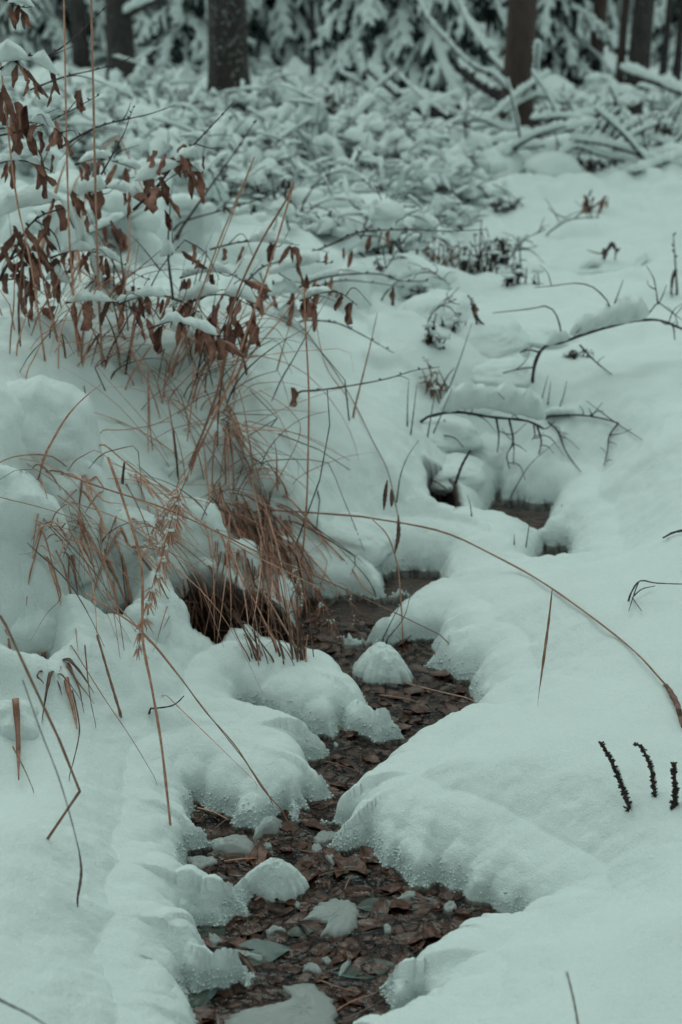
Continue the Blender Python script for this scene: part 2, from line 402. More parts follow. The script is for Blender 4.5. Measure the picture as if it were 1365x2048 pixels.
def simple_mat(name, c0, c1, scale=30, rough=.7, bump=.3, bdist=.002, stretch=None, spec=.3, random_hue=0):
    m, t, p, out = new_mat(name); tc = N(t, 'TexCoord'); co = tc.outputs['Object']
    if stretch:
        mp = N(t, 'Mapping'); mp.inputs['Scale'].default_value = stretch; t.links.new(co, mp.inputs[0]); co = mp.outputs[0]
    n1 = noise_node(t, scale, 5, .6, co)
    r = ramp_node(t, [(.32, c0), (.68, c1)], n1.outputs[0]); col = r.outputs[0]
    oi = N(t, 'ObjectInfo')
    hsv = N(t, 'HueSaturation'); t.links.new(col, hsv.inputs['Color'])
    mr = N(t, 'MapRange'); mr.inputs[3].default_value = 1 - random_hue; mr.inputs[4].default_value = 1 + random_hue
    t.links.new(oi.outputs['Random'], mr.inputs[0]); t.links.new(mr.outputs[0], hsv.inputs['Value'])
    t.links.new(hsv.outputs[0], p.inputs['Base Color'])
    b = bump_node(t, n1.outputs[0], bump, bdist); t.links.new(b.outputs[0], p.inputs['Normal'])
    p.inputs['Roughness'].default_value = rough; p.inputs['Specular IOR Level'].default_value = spec
    return m
M['straw'] = simple_mat('dead_grass', (.30, .125, .085), (.55, .29, .21), 60, .6, .2, .001, None, .3, .35)
M['straw_pale'] = simple_mat('pale_dead_grass', (.42, .21, .155), (.66, .39, .30), 60, .6, .2, .001, None, .3, .25)
M['straw_dark'] = simple_mat('dark_dead_grass', (.09, .050, .040), (.22, .115, .085), 60, .6, .2, .001, None, .3, .3)
M['reed_green'] = simple_mat('dark_rush', (.030, .040, .034), (.07, .075, .06), 60, .5, .2, .001, None, .3, .3)
M['twig'] = simple_mat('dark_twig_bark', (.028, .022, .021), (.085, .06, .054), 50, .7, .5, .001, None, .25, .2)
M['beech'] = simple_mat('dry_beech_leaf', (.10, .043, .033), (.34, .155, .115), 45, .6, .4, .002, None, .25, .45)
M['wet_leaf'] = simple_mat('sodden_leaf', (.020, .008, .0055), (.17, .062, .040), 70, .36, .8, .004, None, .5, .35)
M['slate_leaf'] = simple_mat('grey_green_leaf', (.045, .075, .070), (.10, .15, .14), 30, .4, .5, .002, None, .5, .2)
M['needles'] = simple_mat('spruce_needles', (.012, .022, .020), (.035, .055, .048), 25, .8, .3, .003, None, .2, .2)
M['herb'] = simple_mat('dried_herb', (.020, .016, .015), (.075, .042, .033), 60, .7, .3, .001, None, .2, .3)
M['litter'] = simple_mat('stream_silt', (.028, .012, .009), (.10, .040, .028), 22, .5, .6, .006, None, .4, 0)
# ================================================================== LAND: snow, brook
_py = np.concatenate([np.arange(2500, 1850, -3.2), np.arange(1850, 960, -2.5), np.arange(960, 60, -2.8)])
_b = (1024 - _py) / FPX
_rr = (CAM_Z - .12) * (cp + _b * sp) / (sp - _b * cp)
_rr = np.concatenate([[.02, .12, .25, .4, .55, .7, .85, 1.0], _rr[_rr > 1.05]])
_rr = np.concatenate([_rr[_rr < 16], np.geomspace(16.2, 90, 70)])
_th = np.concatenate([np.linspace(-180, -60, 25)[:-1], np.linspace(-60, -22, 39)[:-1], np.linspace(-22, -19, 14)[:-1], np.arange(-19, 19, .075),
                      np.linspace(19, 22, 14)[1:], np.linspace(22, 60, 39)[1:], np.linspace(60, 180, 25)[1:]])
_R, _T = np.meshgrid(_rr, np.radians(_th), indexing='ij')
GX, GY = (_R * np.sin(_T)).ravel(), (_R * np.cos(_T)).ravel()
GZ, GD, GS = H(GX, GY, True)
nr_, nc_ = _R.shape
_G2 = GZ.reshape(nr_, nc_)
def Hq(x, y):
    """height read back from the finished land"""
    x = np.atleast_1d(np.asarray(x, float)); y = np.atleast_1d(np.asarray(y, float))
    r = np.clip(np.hypot(x, y), _rr[0], _rr[-1] - 1e-3); t = np.degrees(np.arctan2(x, y))
    i = np.clip(np.searchsorted(_rr, r) - 1, 0, nr_ - 2); j = np.clip(np.searchsorted(_th, t) - 1, 0, nc_ - 2)
    a = (r - _rr[i]) / (_rr[i + 1] - _rr[i]); b = (t - _th[j]) / (_th[j + 1] - _th[j])
    return (_G2[i, j] * (1 - b) + _G2[i, j + 1] * b) * (1 - a) + (_G2[i + 1, j] * (1 - b) + _G2[i + 1, j + 1] * b) * a
H = Hq
# the banks bulge over the water and are clotted, not smooth
_pu = np.stack([GX, GY, GZ], 1).reshape(nr_, nc_, 3)
_du = np.gradient(_pu, axis=0); _dv = np.gradient(_pu, axis=1); _n = np.cross(_dv, _du); _n /= np.linalg.norm(_n, axis=2)[..., None] + 1e-12
_n *= np.sign(_n[..., 2:3] + 1e-9); _n = _n.reshape(-1, 3); steep = np.clip(1 - _n[:, 2], 0, 1) * (np.hypot(GX, GY) < 6)
_s2 = steep.reshape(nr_, nc_)
for _ in range(3):
    _s2 = (np.roll(_s2, 2, 0) + np.roll(_s2, -2, 0) + np.roll(_s2, 4, 1) + np.roll(_s2, -4, 1) + _s2) / 5
steep = _s2.ravel()
_nz = pn(GX * 16 + GZ * 12, GY * 16 - GZ * 14, 31) + .35 * pn(GX * 42 - GZ * 30, GY * 42 + GZ * 28, 32) + .14 * pn(GX * 120 + GZ * 90, GY * 120 + GZ * 80, 33)
_bul = .016 * sstep(.012, .05, GZ) * (1 - sstep(.07, .16, GD)) * (GD > 0) * (GD < 8) * (GS < .5)
_off = (.007 * steep ** 1.1 * _nz * sstep(-.01, .03, GZ))[:, None] * _n
_off[:, :2] += _n[:, :2] * _bul[:, None]
_o3 = _off.reshape(nr_, nc_, 3)
for _ in range(4):
    _o3 = (np.roll(_o3, 1, 0) + np.roll(_o3, -1, 0) + np.roll(_o3, 2, 1) + np.roll(_o3, -2, 1) + _o3) / 5
_off = _o3.reshape(-1, 3)
GX, GY, GZ = GX + _off[:, 0], GY + _off[:, 1], GZ + _off[:, 2]
def grid_mesh(name, X, Y, Z, nr, nc, mat, attrs):
    me = bpy.data.meshes.new(name)
    nv = nr * nc; me.vertices.add(nv)
    me.vertices.foreach_set('co', np.stack([X, Y, Z], 1).astype(np.float32).ravel())
    i = np.arange(nr - 1)[:, None] * nc + np.arange(nc - 1)[None]
    q = np.stack([i, i + nc, i + nc + 1, i + 1], -1)[..., ::-1].reshape(-1, 4); nf = len(q)
    me.loops.add(nf * 4); me.polygons.add(nf)
    me.loops.foreach_set('vertex_index', q.ravel().astype(np.int32))
    me.polygons.foreach_set('loop_start', np.arange(0, nf * 4, 4, dtype=np.int32))
    me.polygons.foreach_set('loop_total', np.full(nf, 4, np.int32))
    me.polygons.foreach_set('use_smooth', np.ones(nf, bool))
    me.materials.append(mat); me.update(calc_edges=True)
    for k, v in attrs.items():
        a = me.attributes.new(k, 'FLOAT', 'POINT'); a.data.foreach_set('value', v.astype(np.float32))
    o = bpy.data.objects.new(name, me); COL.objects.link(o); return o
slush = (1 - sstep(.004, .022, GD)) * (1 - sstep(.012, .05, GZ)) * .5
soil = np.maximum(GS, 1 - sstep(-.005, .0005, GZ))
sg = grid_mesh('snow_ground', GX, GY, GZ, nr_, nc_, M['ground'], {'soil': soil, 'slush': slush})
tag(sg, 'soft unbroken snow cover over the banks and the forest floor', kind='structure')

# stream bed and water, cut to the brook's bounds
def sheet(name, z, mat, x0, x1, y0, y1, nx, ny, f=None):
    xs, ys = np.meshgrid(np.linspace(x0, x1, nx), np.linspace(y0, y1, ny), indexing='ij')
    Z = np.full(xs.shape, z) if f is None else z + f(xs, ys)
    V = np.stack([xs.ravel(), ys.ravel(), Z.ravel()], 1)
    F = [(i * ny + j, (i + 1) * ny + j, (i + 1) * ny + j + 1, i * ny + j + 1) for i in range(nx - 1) for j in range(ny - 1)]
    return mk(name, V, F, mat)
bed = sheet('stream_bed', -.020, M['litter'], -1.3, .75, -3.2, 4.7, 70, 230, lambda a, b: .006 * pn(a * 14, b * 14, 21) + .003 * pn(a * 40, b * 40, 22))
tag(bed, 'dark silty bed of the brook covered in sodden brown leaves', kind='structure')
def water_mat():
    m, t, p, out = new_mat('water'); t.nodes.remove(p)
    geo = N(t, 'NewGeometry'); n1 = noise_node(t, 16, 3, .5, geo.outputs['Position']); n2 = noise_node(t, 70, 2, .5, geo.outputs['Position'])
    b = bump_node(t, n1.outputs[0], .6, .02); b = bump_node(t, n2.outputs[0], .5, .004, b)
    g = N(t, 'BsdfGlossy'); g.inputs['Roughness'].default_value = .06; g.inputs['Color'].default_value = (.9, .9, .9, 1)
    tr = N(t, 'BsdfTransparent'); tr.inputs[0].default_value = (.93, .88, .84, 1)
    fr = N(t, 'Fresnel'); fr.inputs[0].default_value = 1.34; mx = N(t, 'MixShader')
    t.links.new(b.outputs[0], g.inputs['Normal']); t.links.new(b.outputs[0], fr.inputs['Normal'])
    t.links.new(fr.outputs[0], mx.inputs[0]); t.links.new(tr.outputs[0], mx.inputs[1]); t.links.new(g.outputs[0], mx.inputs[2])
    t.links.new(mx.outputs[0], out.inputs[0]); return m
M['water'] = water_mat()
wt = sheet('water', 0.0, M['water'], -1.3, .75, -3.2, 4.7, 2, 2)
tag(wt, 'clear shallow brook water running between the snow banks', kind='structure')

# pillows of snow that overhang: lumpy rounded masses grown out of the snow cover
def pillow_mesh(seed, na=44, nr=24, rough=.12):
    th = np.linspace(0, 2 * np.pi, na, endpoint=False); ph = np.linspace(-np.pi / 2, np.pi / 2, nr + 1)
    T, P_ = np.meshgrid(th, ph); X, Y, Z = np.cos(P_) * np.cos(T), np.cos(P_) * np.sin(T), np.sin(P_)
    def n3(f, s): return (pn(X * f, Y * f + 3.1, s) + pn(Y * f, Z * f + 7.7, s + 40) + pn(Z * f + 1.3, X * f, s + 80)) * .75
    q = 1 + rough * (n3(1.4, seed) + .32 * n3(3.3, seed + 1) + .22 * n3(8, seed + 2) + .10 * n3(20, seed + 3))
    V = np.stack([X * q, Y * q, Z * q], -1).reshape(-1, 3); F = []
    for i in range(nr):
        for k in range(na):
            k2 = (k + 1) % na; F.append((i * na + k, i * na + k2, (i + 1) * na + k2, (i + 1) * na + k))
    me = bpy.data.meshes.new('snow_mound'); me.from_pydata(V.tolist(), [], F); me.materials.append(M['snow'])
    me.polygons.foreach_set('use_smooth', np.ones(len(me.polygons), bool)); me.update(); return me
PILL = [pillow_mesh(200 + 7 * i, 72, 44) for i in range(5)]; PILS = [pillow_mesh(300 + 7 * i, 22, 12, .2) for i in range(6)]
ELL_ = []
def pillow(px, py, wx, wz, deep=.5, k=0, wy=None):
    g = ground(px, py); s = np.linalg.norm(g - np.array([0, 0, CAM_Z])) / FPX; d = g - np.array([0, 0, CAM_Z]); d[2] = 0; d /= np.linalg.norm(d)
    ry = (wy or wx) * s; c = g + d * ry * deep - np.array([0, 0, .25 * wz * s])
    ELL_.append((c, np.array([wx * s, ry, wz * s])))
    inst('snow_mound', PILL[k % 5], sg, c, (rng.normal(0, .1), rng.normal(0, .1), rng.uniform(-.5, .5)), (wx * s, ry, wz * s))
for i, a in enumerate([(70,900,130,130,.95),(10,1060,110,140,.75),(150,1130,52,34,.1,50),(395,1085,62,100,.5),(430,910,80,80,.6),(250,1080,70,60,.5),(50,1290,95,110,.6),(190,1190,70,70,.55),(290,1260,52,62,.6),
        (240,700,150,70,.6),(110,1010,70,70,.6),(520,960,80,60,.7),(330,930,80,60,.6),(340,1150,50,62,.5),(560,1120,60,50,.7),(480,1130,46,50,.6),(20,1470,60,60,.8),
        (965,925,80,40,.95),(905,965,70,34,.95),(1010,880,110,36,.95),(870,890,90,36,.95),(840,1070,90,34,1.0),(930,820,90,36,.95),(700,1100,90,50,.8),(1000,760,90,40,.7),(870,640,80,46,.7),(800,560,100,44,.7),(640,480,190,40,.9),(1180,540,110,26,.6),(1080,690,90,34,.7),(960,690,90,40,.7)]):
    pillow(*a[:5], i, a[5] if len(a) > 5 else None)
ELL += ELL_
for i in range(170):
    px = rng.uniform(-60, 1000) if i % 4 else rng.uniform(700, 1420); py = rng.uniform(185, 450) if px < 900 else rng.uniform(185, 350)
    g = ground(px, py); s = np.linalg.norm(g) / FPX; w_ = rng.uniform(18, 58) * s
    inst('snow_mound', PILS[i % 6], sg, g + np.array([0, .3 * w_, 0]), (0, 0, rng.uniform(0, 6)), (w_, w_ * .8, w_ * rng.uniform(.4, .7)))

# loose crystals and clots along the rims of the banks
def crust(name, idx, s0, s1, mat, seed, sink=.3):
    r = np.random.default_rng(seed); n = len(idx); c = np.stack([GX[idx], GY[idx], GZ[idx]], 1); sz = r.uniform(s0, s1, n)
    base = np.array([(1, 0, 0), (-1, 0, 0), (0, 1, 0), (0, -1, 0), (0, 0, 1), (0, 0, -1.)])
    V = base[None] * r.uniform(.55, 1.2, (n, 6, 1)) * sz[:, None, None]
    an = r.uniform(0, 6.28, n); ca, sa = np.cos(an)[:, None], np.sin(an)[:, None]; ti = r.uniform(-1, 1, n); ct, st = np.cos(ti)[:, None], np.sin(ti)[:, None]
    x, y, z = V[..., 0] * ca - V[..., 1] * sa, V[..., 0] * sa + V[..., 1] * ca, V[..., 2]
    V = np.stack([x * ct + z * st, y, -x * st + z * ct], -1) + (c + r.normal(0, .0012, (n, 3)))[:, None]
    f = np.array([(0, 2, 4), (2, 1, 4), (1, 3, 4), (3, 0, 4), (2, 0, 5), (1, 2, 5), (3, 1, 5), (0, 3, 5)])
    F = (f[None] + 6 * np.arange(n)[:, None, None]).reshape(-1, 3)
    me = bpy.data.meshes.new(name); me.from_pydata(V.reshape(-1, 3).tolist(), [], F.tolist()); me.materials.append(mat)
    me.polygons.foreach_set('use_smooth', np.ones(len(me.polygons), bool)); me.update()
    o = bpy.data.objects.new(name, me); COL.objects.link(o); o.parent = sg; o['kind'] = 'stuff'; return o
_gr = np.hypot(GX, GY); _ga = np.degrees(np.arctan2(GX, GY))
_sel = np.where((_gr > 1.4) & (_gr < 4.6) & (np.abs(_ga) < 19) & (GD > -.012) & (GD < .035) & (GZ > -.002) & (GZ < .045) & (GS < .3))[0]
_pw = np.clip(1 - GZ[_sel] / .045, 0, 1) ** 2.2 * np.clip(.5 + pn(GX[_sel] * 9, GY[_sel] * 9, 44), .05, 1); _pw /= _pw.sum()
crust('icy_rim', rng.choice(_sel, min(11000, len(_sel) // 2), False, _pw), .0010, .0040, M['snow'], 5)
# ================================================================== BROOK: sodden leaves, ice, snow caps
def leaf_mesh(name, mat, L, W, seed, curl=.25, nl=6, teeth=.08):
    """one leaf: stalk at the origin, blade along +X, folded along its midrib, thin but solid"""
    r = np.random.default_rng(seed); xs = np.linspace(0, 1, nl + 1); V = []; F = []
    cu = r.uniform(-1, 1, 3)
    prof = np.sin(np.pi * np.clip(xs, .02, .985) ** .85) ** .8
    for side in (0, 1):
        for i, x in enumerate(xs):
            zc = curl * L * (.5 * cu[0] * (x - .5) ** 2 + .35 * cu[1] * x * x)
            for j in (-1, -.5, 0, .5, 1):
                wv = W * .5 * prof[i] * (1 + (teeth if (i % 2 and abs(j) == 1) else 0))
                V.append((x * L, j * wv, zc + abs(j) ** 1.4 * W * curl * (.55 + .35 * cu[2]) + curl * W * .13 * math.sin(x * 11 + j * 2.5 + seed) * (.3 + abs(j)) - side * .0006))
    m = (nl + 1) * 5
    for i in range(nl):
        for j in range(4):
            a = i * 5 + j; F.append((a, a + 5, a + 6, a + 1)); F.append((m + a, m + a + 1, m + a + 6, m + a + 5))
    me = bpy.data.meshes.new(name); me.from_pydata(V, [], F); me.materials.append(mat)
    me.polygons.foreach_set('use_smooth', np.ones(len(me.polygons), bool)); me.update()
    return me
WET = [leaf_mesh('leaf', M['wet_leaf'], l, w_, 30 + i, .42, 5, .16) for i, (l, w_) in enumerate([(.055, .030), (.062, .024), (.045, .030), (.038, .018), (.075, .034), (.055, .012), (.03, .02)])]
SLATE = [leaf_mesh('leaf', M['slate_leaf'], .10, .055, 51, .10, 7), leaf_mesh('leaf', M['slate_leaf'], .085, .05, 52, .12, 7)]
cx, cy = [], []
while len(cx) < 3600:
    a = rng.uniform(-.6, .55, 4000); b = 1.45 + (4.2 - 1.45) * rng.uniform(0, 1, 4000) ** 1.35
    k = sdist(S_, a, b) < .004
    cx += list(a[k]); cy += list(b[k])
pos = sorted(zip(cx[:3600], cy[:3600]), key=lambda p: p[1])[:3300]
rng.shuffle(pos)
lit_V, lit_F, nlit = [], [], 0
for i, (a, b) in enumerate(pos):
    zz = -.0175 + .0135 * rng.random() ** 1.6
    ang = rng.normal(.15, .75) + (math.pi if rng.random() < .5 else 0)
    tilt = rng.normal(0, .09, 2); me = WET[rng.integers(len(WET))]; s = rng.uniform(.4, 1.0)
    if i < 300:
        if rng.random() < .75 and b > 2.6: continue
        inst('leaf', me, bed, (a, b, zz + .004), (tilt[0], tilt[1], ang), s)
    else:
        v = np.empty(len(me.vertices) * 3); me.vertices.foreach_get('co', v); v = v.reshape(-1, 3) * s
        ct, st = math.cos(tilt[1]), math.sin(tilt[1]); v = np.stack([v[:, 0] * ct + v[:, 2] * st, v[:, 1] + v[:, 2] * tilt[0], -v[:, 0] * st + v[:, 2] * ct + v[:, 1] * tilt[0]], 1)
        c_, s_ = math.cos(ang), math.sin(ang)
        v = np.stack([v[:, 0] * c_ - v[:, 1] * s_ + a, v[:, 0] * s_ + v[:, 1] * c_ + b, v[:, 2] + zz], 1)
        lit_V.append(v); lit_F += [tuple(q + nlit for q in p.vertices) for p in me.polygons]; nlit += len(v)
lo = mk('leaf_litter', np.concatenate(lit_V), lit_F, M['wet_leaf'], bed); lo['kind'] = 'stuff'
for px, py, an, s, m in ((700, 1748, .1, .62, 0), (505, 1912, .1, 1.0, 0), (720, 1945, .25, 1.0, 0), (755, 1815, .15, .8, 1), (815, 1812, .3, .7, 0), (405, 2012, .7, .95, 1), (420, 1872, .3, .6, 0), (600, 1868, .1, .5, 1)):
    p = at_z(px, py, -.002); o = inst('leaf', SLATE[m], bed, p - np.array([.04 * s, 0, 0]), (rng.normal(0, .05), rng.normal(0, .04), an), s)
    o['label'] = 'grey-green waterlogged leaf among the brown ones'

def slush_mat():
    m, t, p, out = new_mat('slush'); geo = N(t, 'NewGeometry'); co = geo.outputs['Position']
    n1 = noise_node(t, 90, 5, .65, co); n2 = noise_node(t, 420, 3, .6, co)
    b = bump_node(t, n1.outputs[0], .35, .006); b = bump_node(t, n2.outputs[0], .5, .002, b); t.links.new(b.outputs[0], p.inputs['Normal'])
    col = mixc(t, (.62, .68, .68), (.78, .83, .82), n1.outputs[0]); t.links.new(col, p.inputs['Base Color'])
    p.inputs['Roughness'].default_value = .35; p.inputs['Specular IOR Level'].default_value = .5; p.inputs['Alpha'].default_value = .42
    return m
M['slush'] = slush_mat()
def heap(name, label, cat, out_px, c_px, hgt, mat, p=2.0, seed=0, nrad=14, group=None, edge=.008, na=64):
    """dome of snow or slush on the water: outline traced at water level, own height"""
    P = np.array([at_z(a, b, 0)[:2] for a, b in out_px]); c = at_z(*c_px, 0)[:2]
    Pc = smooth_path(np.concatenate([P, P[:1]]), na + 1)[:-1] if False else None
    # resample the closed outline
    Q = np.concatenate([P, P[:1]]); L = np.concatenate([[0], np.cumsum(np.linalg.norm(np.diff(Q, axis=0), axis=1))])
    s = np.linspace(0, L[-1], na, endpoint=False); O = np.stack([np.interp(s, L, Q[:, 0]), np.interp(s, L, Q[:, 1])], 1)
    for _ in range(2): O = .25 * np.roll(O, 1, 0) + .5 * O + .25 * np.roll(O, -1, 0)
    d = O - c; O = c + d * (1 + (.10 * pn(s * 60, s * 0 + seed, seed) + .13 * pn(s * 170, s * 0 + seed, seed + 1) + .10 * pn(s * 400, s * 0 + seed, seed + 2))[:, None])
    Os = O.copy()
    for _ in range(60): Os = .25 * np.roll(Os, 1, 0) + .5 * Os + .25 * np.roll(Os, -1, 0)
    V = [(O[k][0], O[k][1], -.012) for k in range(na)]; F = []
    for i in range(nrad):
        f = 1 - i / nrad
        q = c + (Os + (O - Os) * f ** 5 - c) * f
        z = edge * (1 if i else .35) + (hgt - edge) * (1 - f ** p) ** 1.0
        z = z * (1 + .16 * pn(q[:, 0] * 30, q[:, 1] * 30, seed + 3)) + .05 * hgt * pn(q[:, 0] * 75, q[:, 1] * 75, seed + 4) + .0025 * pn(q[:, 0] * 220, q[:, 1] * 220, seed + 5)
        V += [(q[k][0], q[k][1], z[k]) for k in range(na)]
    for i in range(nrad):
        for k in range(na):
            k2 = (k + 1) % na; F.append((i * na + k, i * na + k2, (i + 1) * na + k2, (i + 1) * na + k))
    V.append((c[0], c[1], hgt)); m = len(V) - 1
    for k in range(na): F.append((nrad * na + k, nrad * na + (k + 1) % na, m))
    o = mk(name, V, F, mat, origin=(c[0], c[1], 0)); return tag(o, label, cat, group)
heap('snow_lump', 'pointed snow lump sitting in the brook between the left lobes', 'snow lump', [(470,1790),(505,1790),(530,1797),(560,1804),(590,1797),(616,1778),(606,1760),(580,1752),(540,1752),(500,1766),(478,1774)], (555,1779),   .056, M['snow'], 2.3, 1, 22, na=96)
heap('snow_lump', 'cone of snow in the upper brook pool crossed by an orange stem', 'snow lump', [(706,1345),(735,1364),(781,1369),(826,1366),(815,1338),(795,1322),(760,1318),(722,1325)], (764,1343), .064, M['snow'], 2.3, 2, 22, na=96)
SL = [('half round slush cake with a notch floating in the lower brook', [(606,1842),(630,1843),(650,1848),(657,1858),(640,1868),(665,1873),(695,1872),(714,1852),(719,1825),(700,1803),(665,1800),(640,1806),(622,1826)], (680,1835), .013),
 ('wide curved slush cake cut by the bottom edge of the picture', [(562,1972),(572,1985),(588,1994),(590,2006),(565,2012),(520,2016),(470,2028),(440,2050),(450,2085),(600,2090),(668,2070),(676,2040),(662,2000),(640,1978),(600,1966)], (610,2030), .013),
 ('flat slush shelf reaching out from the left bank below the wedge of dark water', [(420,1684),(450,1678),(485,1670),(505,1685),(511,1710),(485,1708),(455,1704),(425,1700)], (465,1692), .014),
 ('thin grey slush sheet along the left bank above the pointed snow lump', [(372,1716),(400,1712),(430,1716),(438,1724),(415,1732),(400,1740),(385,1732)], (405,1724), .006),
 ('ragged ice tongue under the middle left snow lobe', [(505,1676),(515,1655),(535,1640),(560,1640),(566,1652),(556,1668),(530,1668),(515,1680)], (538,1656), .02),
 ('curved sliver of ice beside a grey leaf near the left bank', [(452,1908),(470,1896),(500,1906),(526,1914),(524,1922),(495,1918),(470,1910)], (490,1910), .008),
 ('small bent ice flake standing near the large grey-green leaf', [(677,1950),(682,1936),(696,1920),(704,1924),(692,1940),(680,1956)], (689,1937), .016),
 ('egg shaped ice piece low in the brook left of the grey-green leaf', [(606,1932),(620,1927),(638,1932),(645,1945),(625,1946),(610,1940)], (626,1937), .012),
 ('small ice flake above the egg shaped ice piece', [(642,1918),(655,1916),(666,1924),(655,1930)], (654,1922), .008),
 ('pale ice disc below the big right-hand snow bank', [(888,1812),(895,1804),(908,1803),(914,1813),(905,1824),(890,1823)], (901,1814), .01),
 ('long thin ice sliver beneath the front of the right bank', [(792,1801),(815,1783),(832,1785),(830,1795),(808,1800)], (814,1792), .008),
 ('tiny ice crumb right of the pointed snow lump', [(590,1808),(596,1803),(602,1812),(596,1820),(591,1816)], (596,1811), .008),
 ('clear ice plate at the upper right of the lower pool', [(626,1680),(640,1664),(662,1662),(682,1672),(665,1680),(640,1688)], (655,1675), .009),
 ('round ice bead in front of the clear ice plate', [(625,1690),(640,1688),(645,1700),(633,1707),(624,1700)], (634,1698), .008),
 ('crumbled ice flake beside the dark slate leaf', [(650,1712),(668,1711),(675,1722),(668,1732),(660,1724)], (664,1720), .009),
 ('ice crumb in the shallow water left of the clear plate', [(526,1690),(540,1686),(546,1694),(532,1700)], (536,1693), .008),
 ('glassy ice grains in the middle of the lower brook', [(530,1865),(548,1852),(565,1856),(575,1864),(552,1862),(538,1870)], (550,1860), .006),
 ('oval ice bead near the right bank of the lower pool', [(768,1852),(777,1849),(784,1858),(780,1867),(770,1866)], (776,1858), .008),
 ('small ice grain in the upper channel beneath the left lobe', [(667,1488),(673,1485),(678,1490),(672,1495)], (672,1490), .006),
 ('grey ice patch beside the left bank near the bottom lobe', [(418,1868),(436,1872),(446,1884),(430,1890),(418,1884)], (432,1880), .008),
 ('ice rim trimming the lowest right snow tip', [(762,1976),(780,1960),(800,1950),(812,1940),(806,1962),(790,1988),(776,1992)], (786,1970), .018)]
for i, (lb, op, c, h) in enumerate(SL):
    if i > 1 and i not in (2, 4, 20): h = min(h, .004)
    heap('ice_piece', lb, 'ice', op, c, h, M['slush'], 4.5, 10 + i * 3, 8 if i > 1 else 12, 'slush and ice floating in the brook', .004, 40 if i > 1 else 72)
# ================================================================== DEAD GRASS
def px_path(pts, anchor='b', dy=0.0, bow=0.0, Y=None, dense=0):
    """pixel polyline -> points in space. Anchor: b = first point stands on the snow, t = last does, bb = both, y = depth Y given"""
    pts = np.asarray(pts, float)
    if dense: pts = smooth_path(pts, dense)
    L = np.concatenate([[0], np.cumsum(np.hypot(*np.diff(pts, axis=0).T))]); s = L / L[-1]
    if anchor == 'b': y0 = ground(*pts[0])[1]; ys = y0 + dy * s
    elif anchor == 't': y1 = ground(*pts[-1])[1]; ys = y1 + dy * (1 - s)
    elif anchor == 'bb': y0, y1 = ground(*pts[0])[1], ground(*pts[-1])[1]; ys = y0 + (y1 - y0) * s
    else: ys = Y + dy * s
    ys = ys + bow * np.sin(np.pi * s)
    out = np.array([at_y(a, b, y) for (a, b), y in zip(pts, ys)])
    h = H(out[:, 0], out[:, 1]); k = np.arange(len(out))
    inner = (k > 0) & (k < len(out) - 1) if anchor == 'bb' else (k > 0 if anchor in 'by' else k < len(out) - 1)
    buried = (out[:, 2] < h + .006) | np.array([in_mound(p) for p in out])
    for i in np.where(buried & inner)[0]:           # keep the free run of a stem out of the snow: bring it nearer along its ray
        y = ys[i]
        for _ in range(40):
            y -= .02; q = at_y(*pts[i], y)
            if q[2] > Hs(q[0], q[1]) + .006 and not in_mound(q): break
        out[i] = q
    if anchor in ('b', 'bb'): out[0, 2] -= .015
    if anchor in ('t', 'bb'): out[-1, 2] -= .015
    return out
def dist(p): return math.sqrt(p[0] ** 2 + p[1] ** 2 + (p[2] - CAM_Z) ** 2)
def stem_shape(P, wpx, taper=.35, sides=5, flat=.7, n=None, kinks=False, twist=0, shape=None):
    n = n or max(6, 4 * len(P)); Q = np.array(P) if kinks else smooth_path(P, n)
    if kinks:
        Q = np.concatenate([P[i] + (P[i + 1] - P[i]) * np.linspace(0, .97, 4)[:, None] for i in range(len(P) - 1)] + [P[-1:]])
    s = np.linspace(0, 1, len(Q)); r = wpx * .5 / FPX * np.array([dist(q) for q in Q])
    k = (1 - s * (1 - taper)) if shape is None else shape(s)
    j = 1 + .12 * np.sin(s * 40 + wpx * 7)
    return tube(Q, r * k * j, sides, flat, twist)
def stalk(label, pts, w, mat='straw', anchor='b', dy=0.0, bow=0.0, Y=None, taper=.35, kinks=False, name='grass_stalk', cat='grass stalk', flat=.7, group=None, shape=None, twist=0):
    P = px_path(pts, anchor, dy, bow, Y, 0 if kinks else 3 * len(pts) + 6); V, F = stem_shape(P, w, taper, 5, flat, len(P) + 8, kinks, twist, shape)
    o = mk(name, V, F, M[mat], origin=P[0] if anchor != 't' else P[-1]); tag(o, label, cat, group); return o, P
leafw = lambda s: np.clip(np.sin(np.pi * np.clip(s, .03, .98)) ** .6, .1, 1)
G1 = 'tall dead grass stalks at the upper left'
stalk('tallest straight straw stalk rising out of the top near the left, right one of two', [(205,732),(197,560),(192,400),(183,0),(181,-120)], 5.5, 'straw_pale', 'b', -.1, taper=.8, group=G1)
stalk('tall straight straw stalk just left of its taller twin at upper left', [(158,702),(142,520),(136,380),(128,0),(126,-120)], 4.6, 'straw', 'b', -.1, taper=.8, group=G1)
stalk('leaning straw stalk at the left edge beside the brown leaves', [(91,721),(61,523),(31,380),(0,110),(-8,40)], 4.5, 'straw', 'b', -.1, taper=.7, group=G1)
stalk('broad straw blade leaning right over the left snow mound', [(49,754),(102,652),(149,580),(195,526)], 9, 'straw', 'b', .05, taper=.3, flat=.25, group=G1)
stalk('wide pale blade standing among the brown leaves at left', [(70,620),(77,549),(88,480),(113,380),(132,323)], 10, 'straw_pale', 'b', -.05, flat=.2, shape=leafw, group=G1)
stalk('thin straw bent into an arch before the upper left snow', [(110,470),(154,359),(190,313),(238,271),(267,333),(297,405),(320,493)], 3.4, 'straw_pale', 't', -.05, kinks=True, taper=.9, group=G1)
stalk('pale blade standing beside the right tall stalk', [(150,520),(167,420),(185,287)], 6, 'straw_pale', 'b', 0, flat=.3, group=G1)
G2 = 'grass stems rising from the middle tussock'
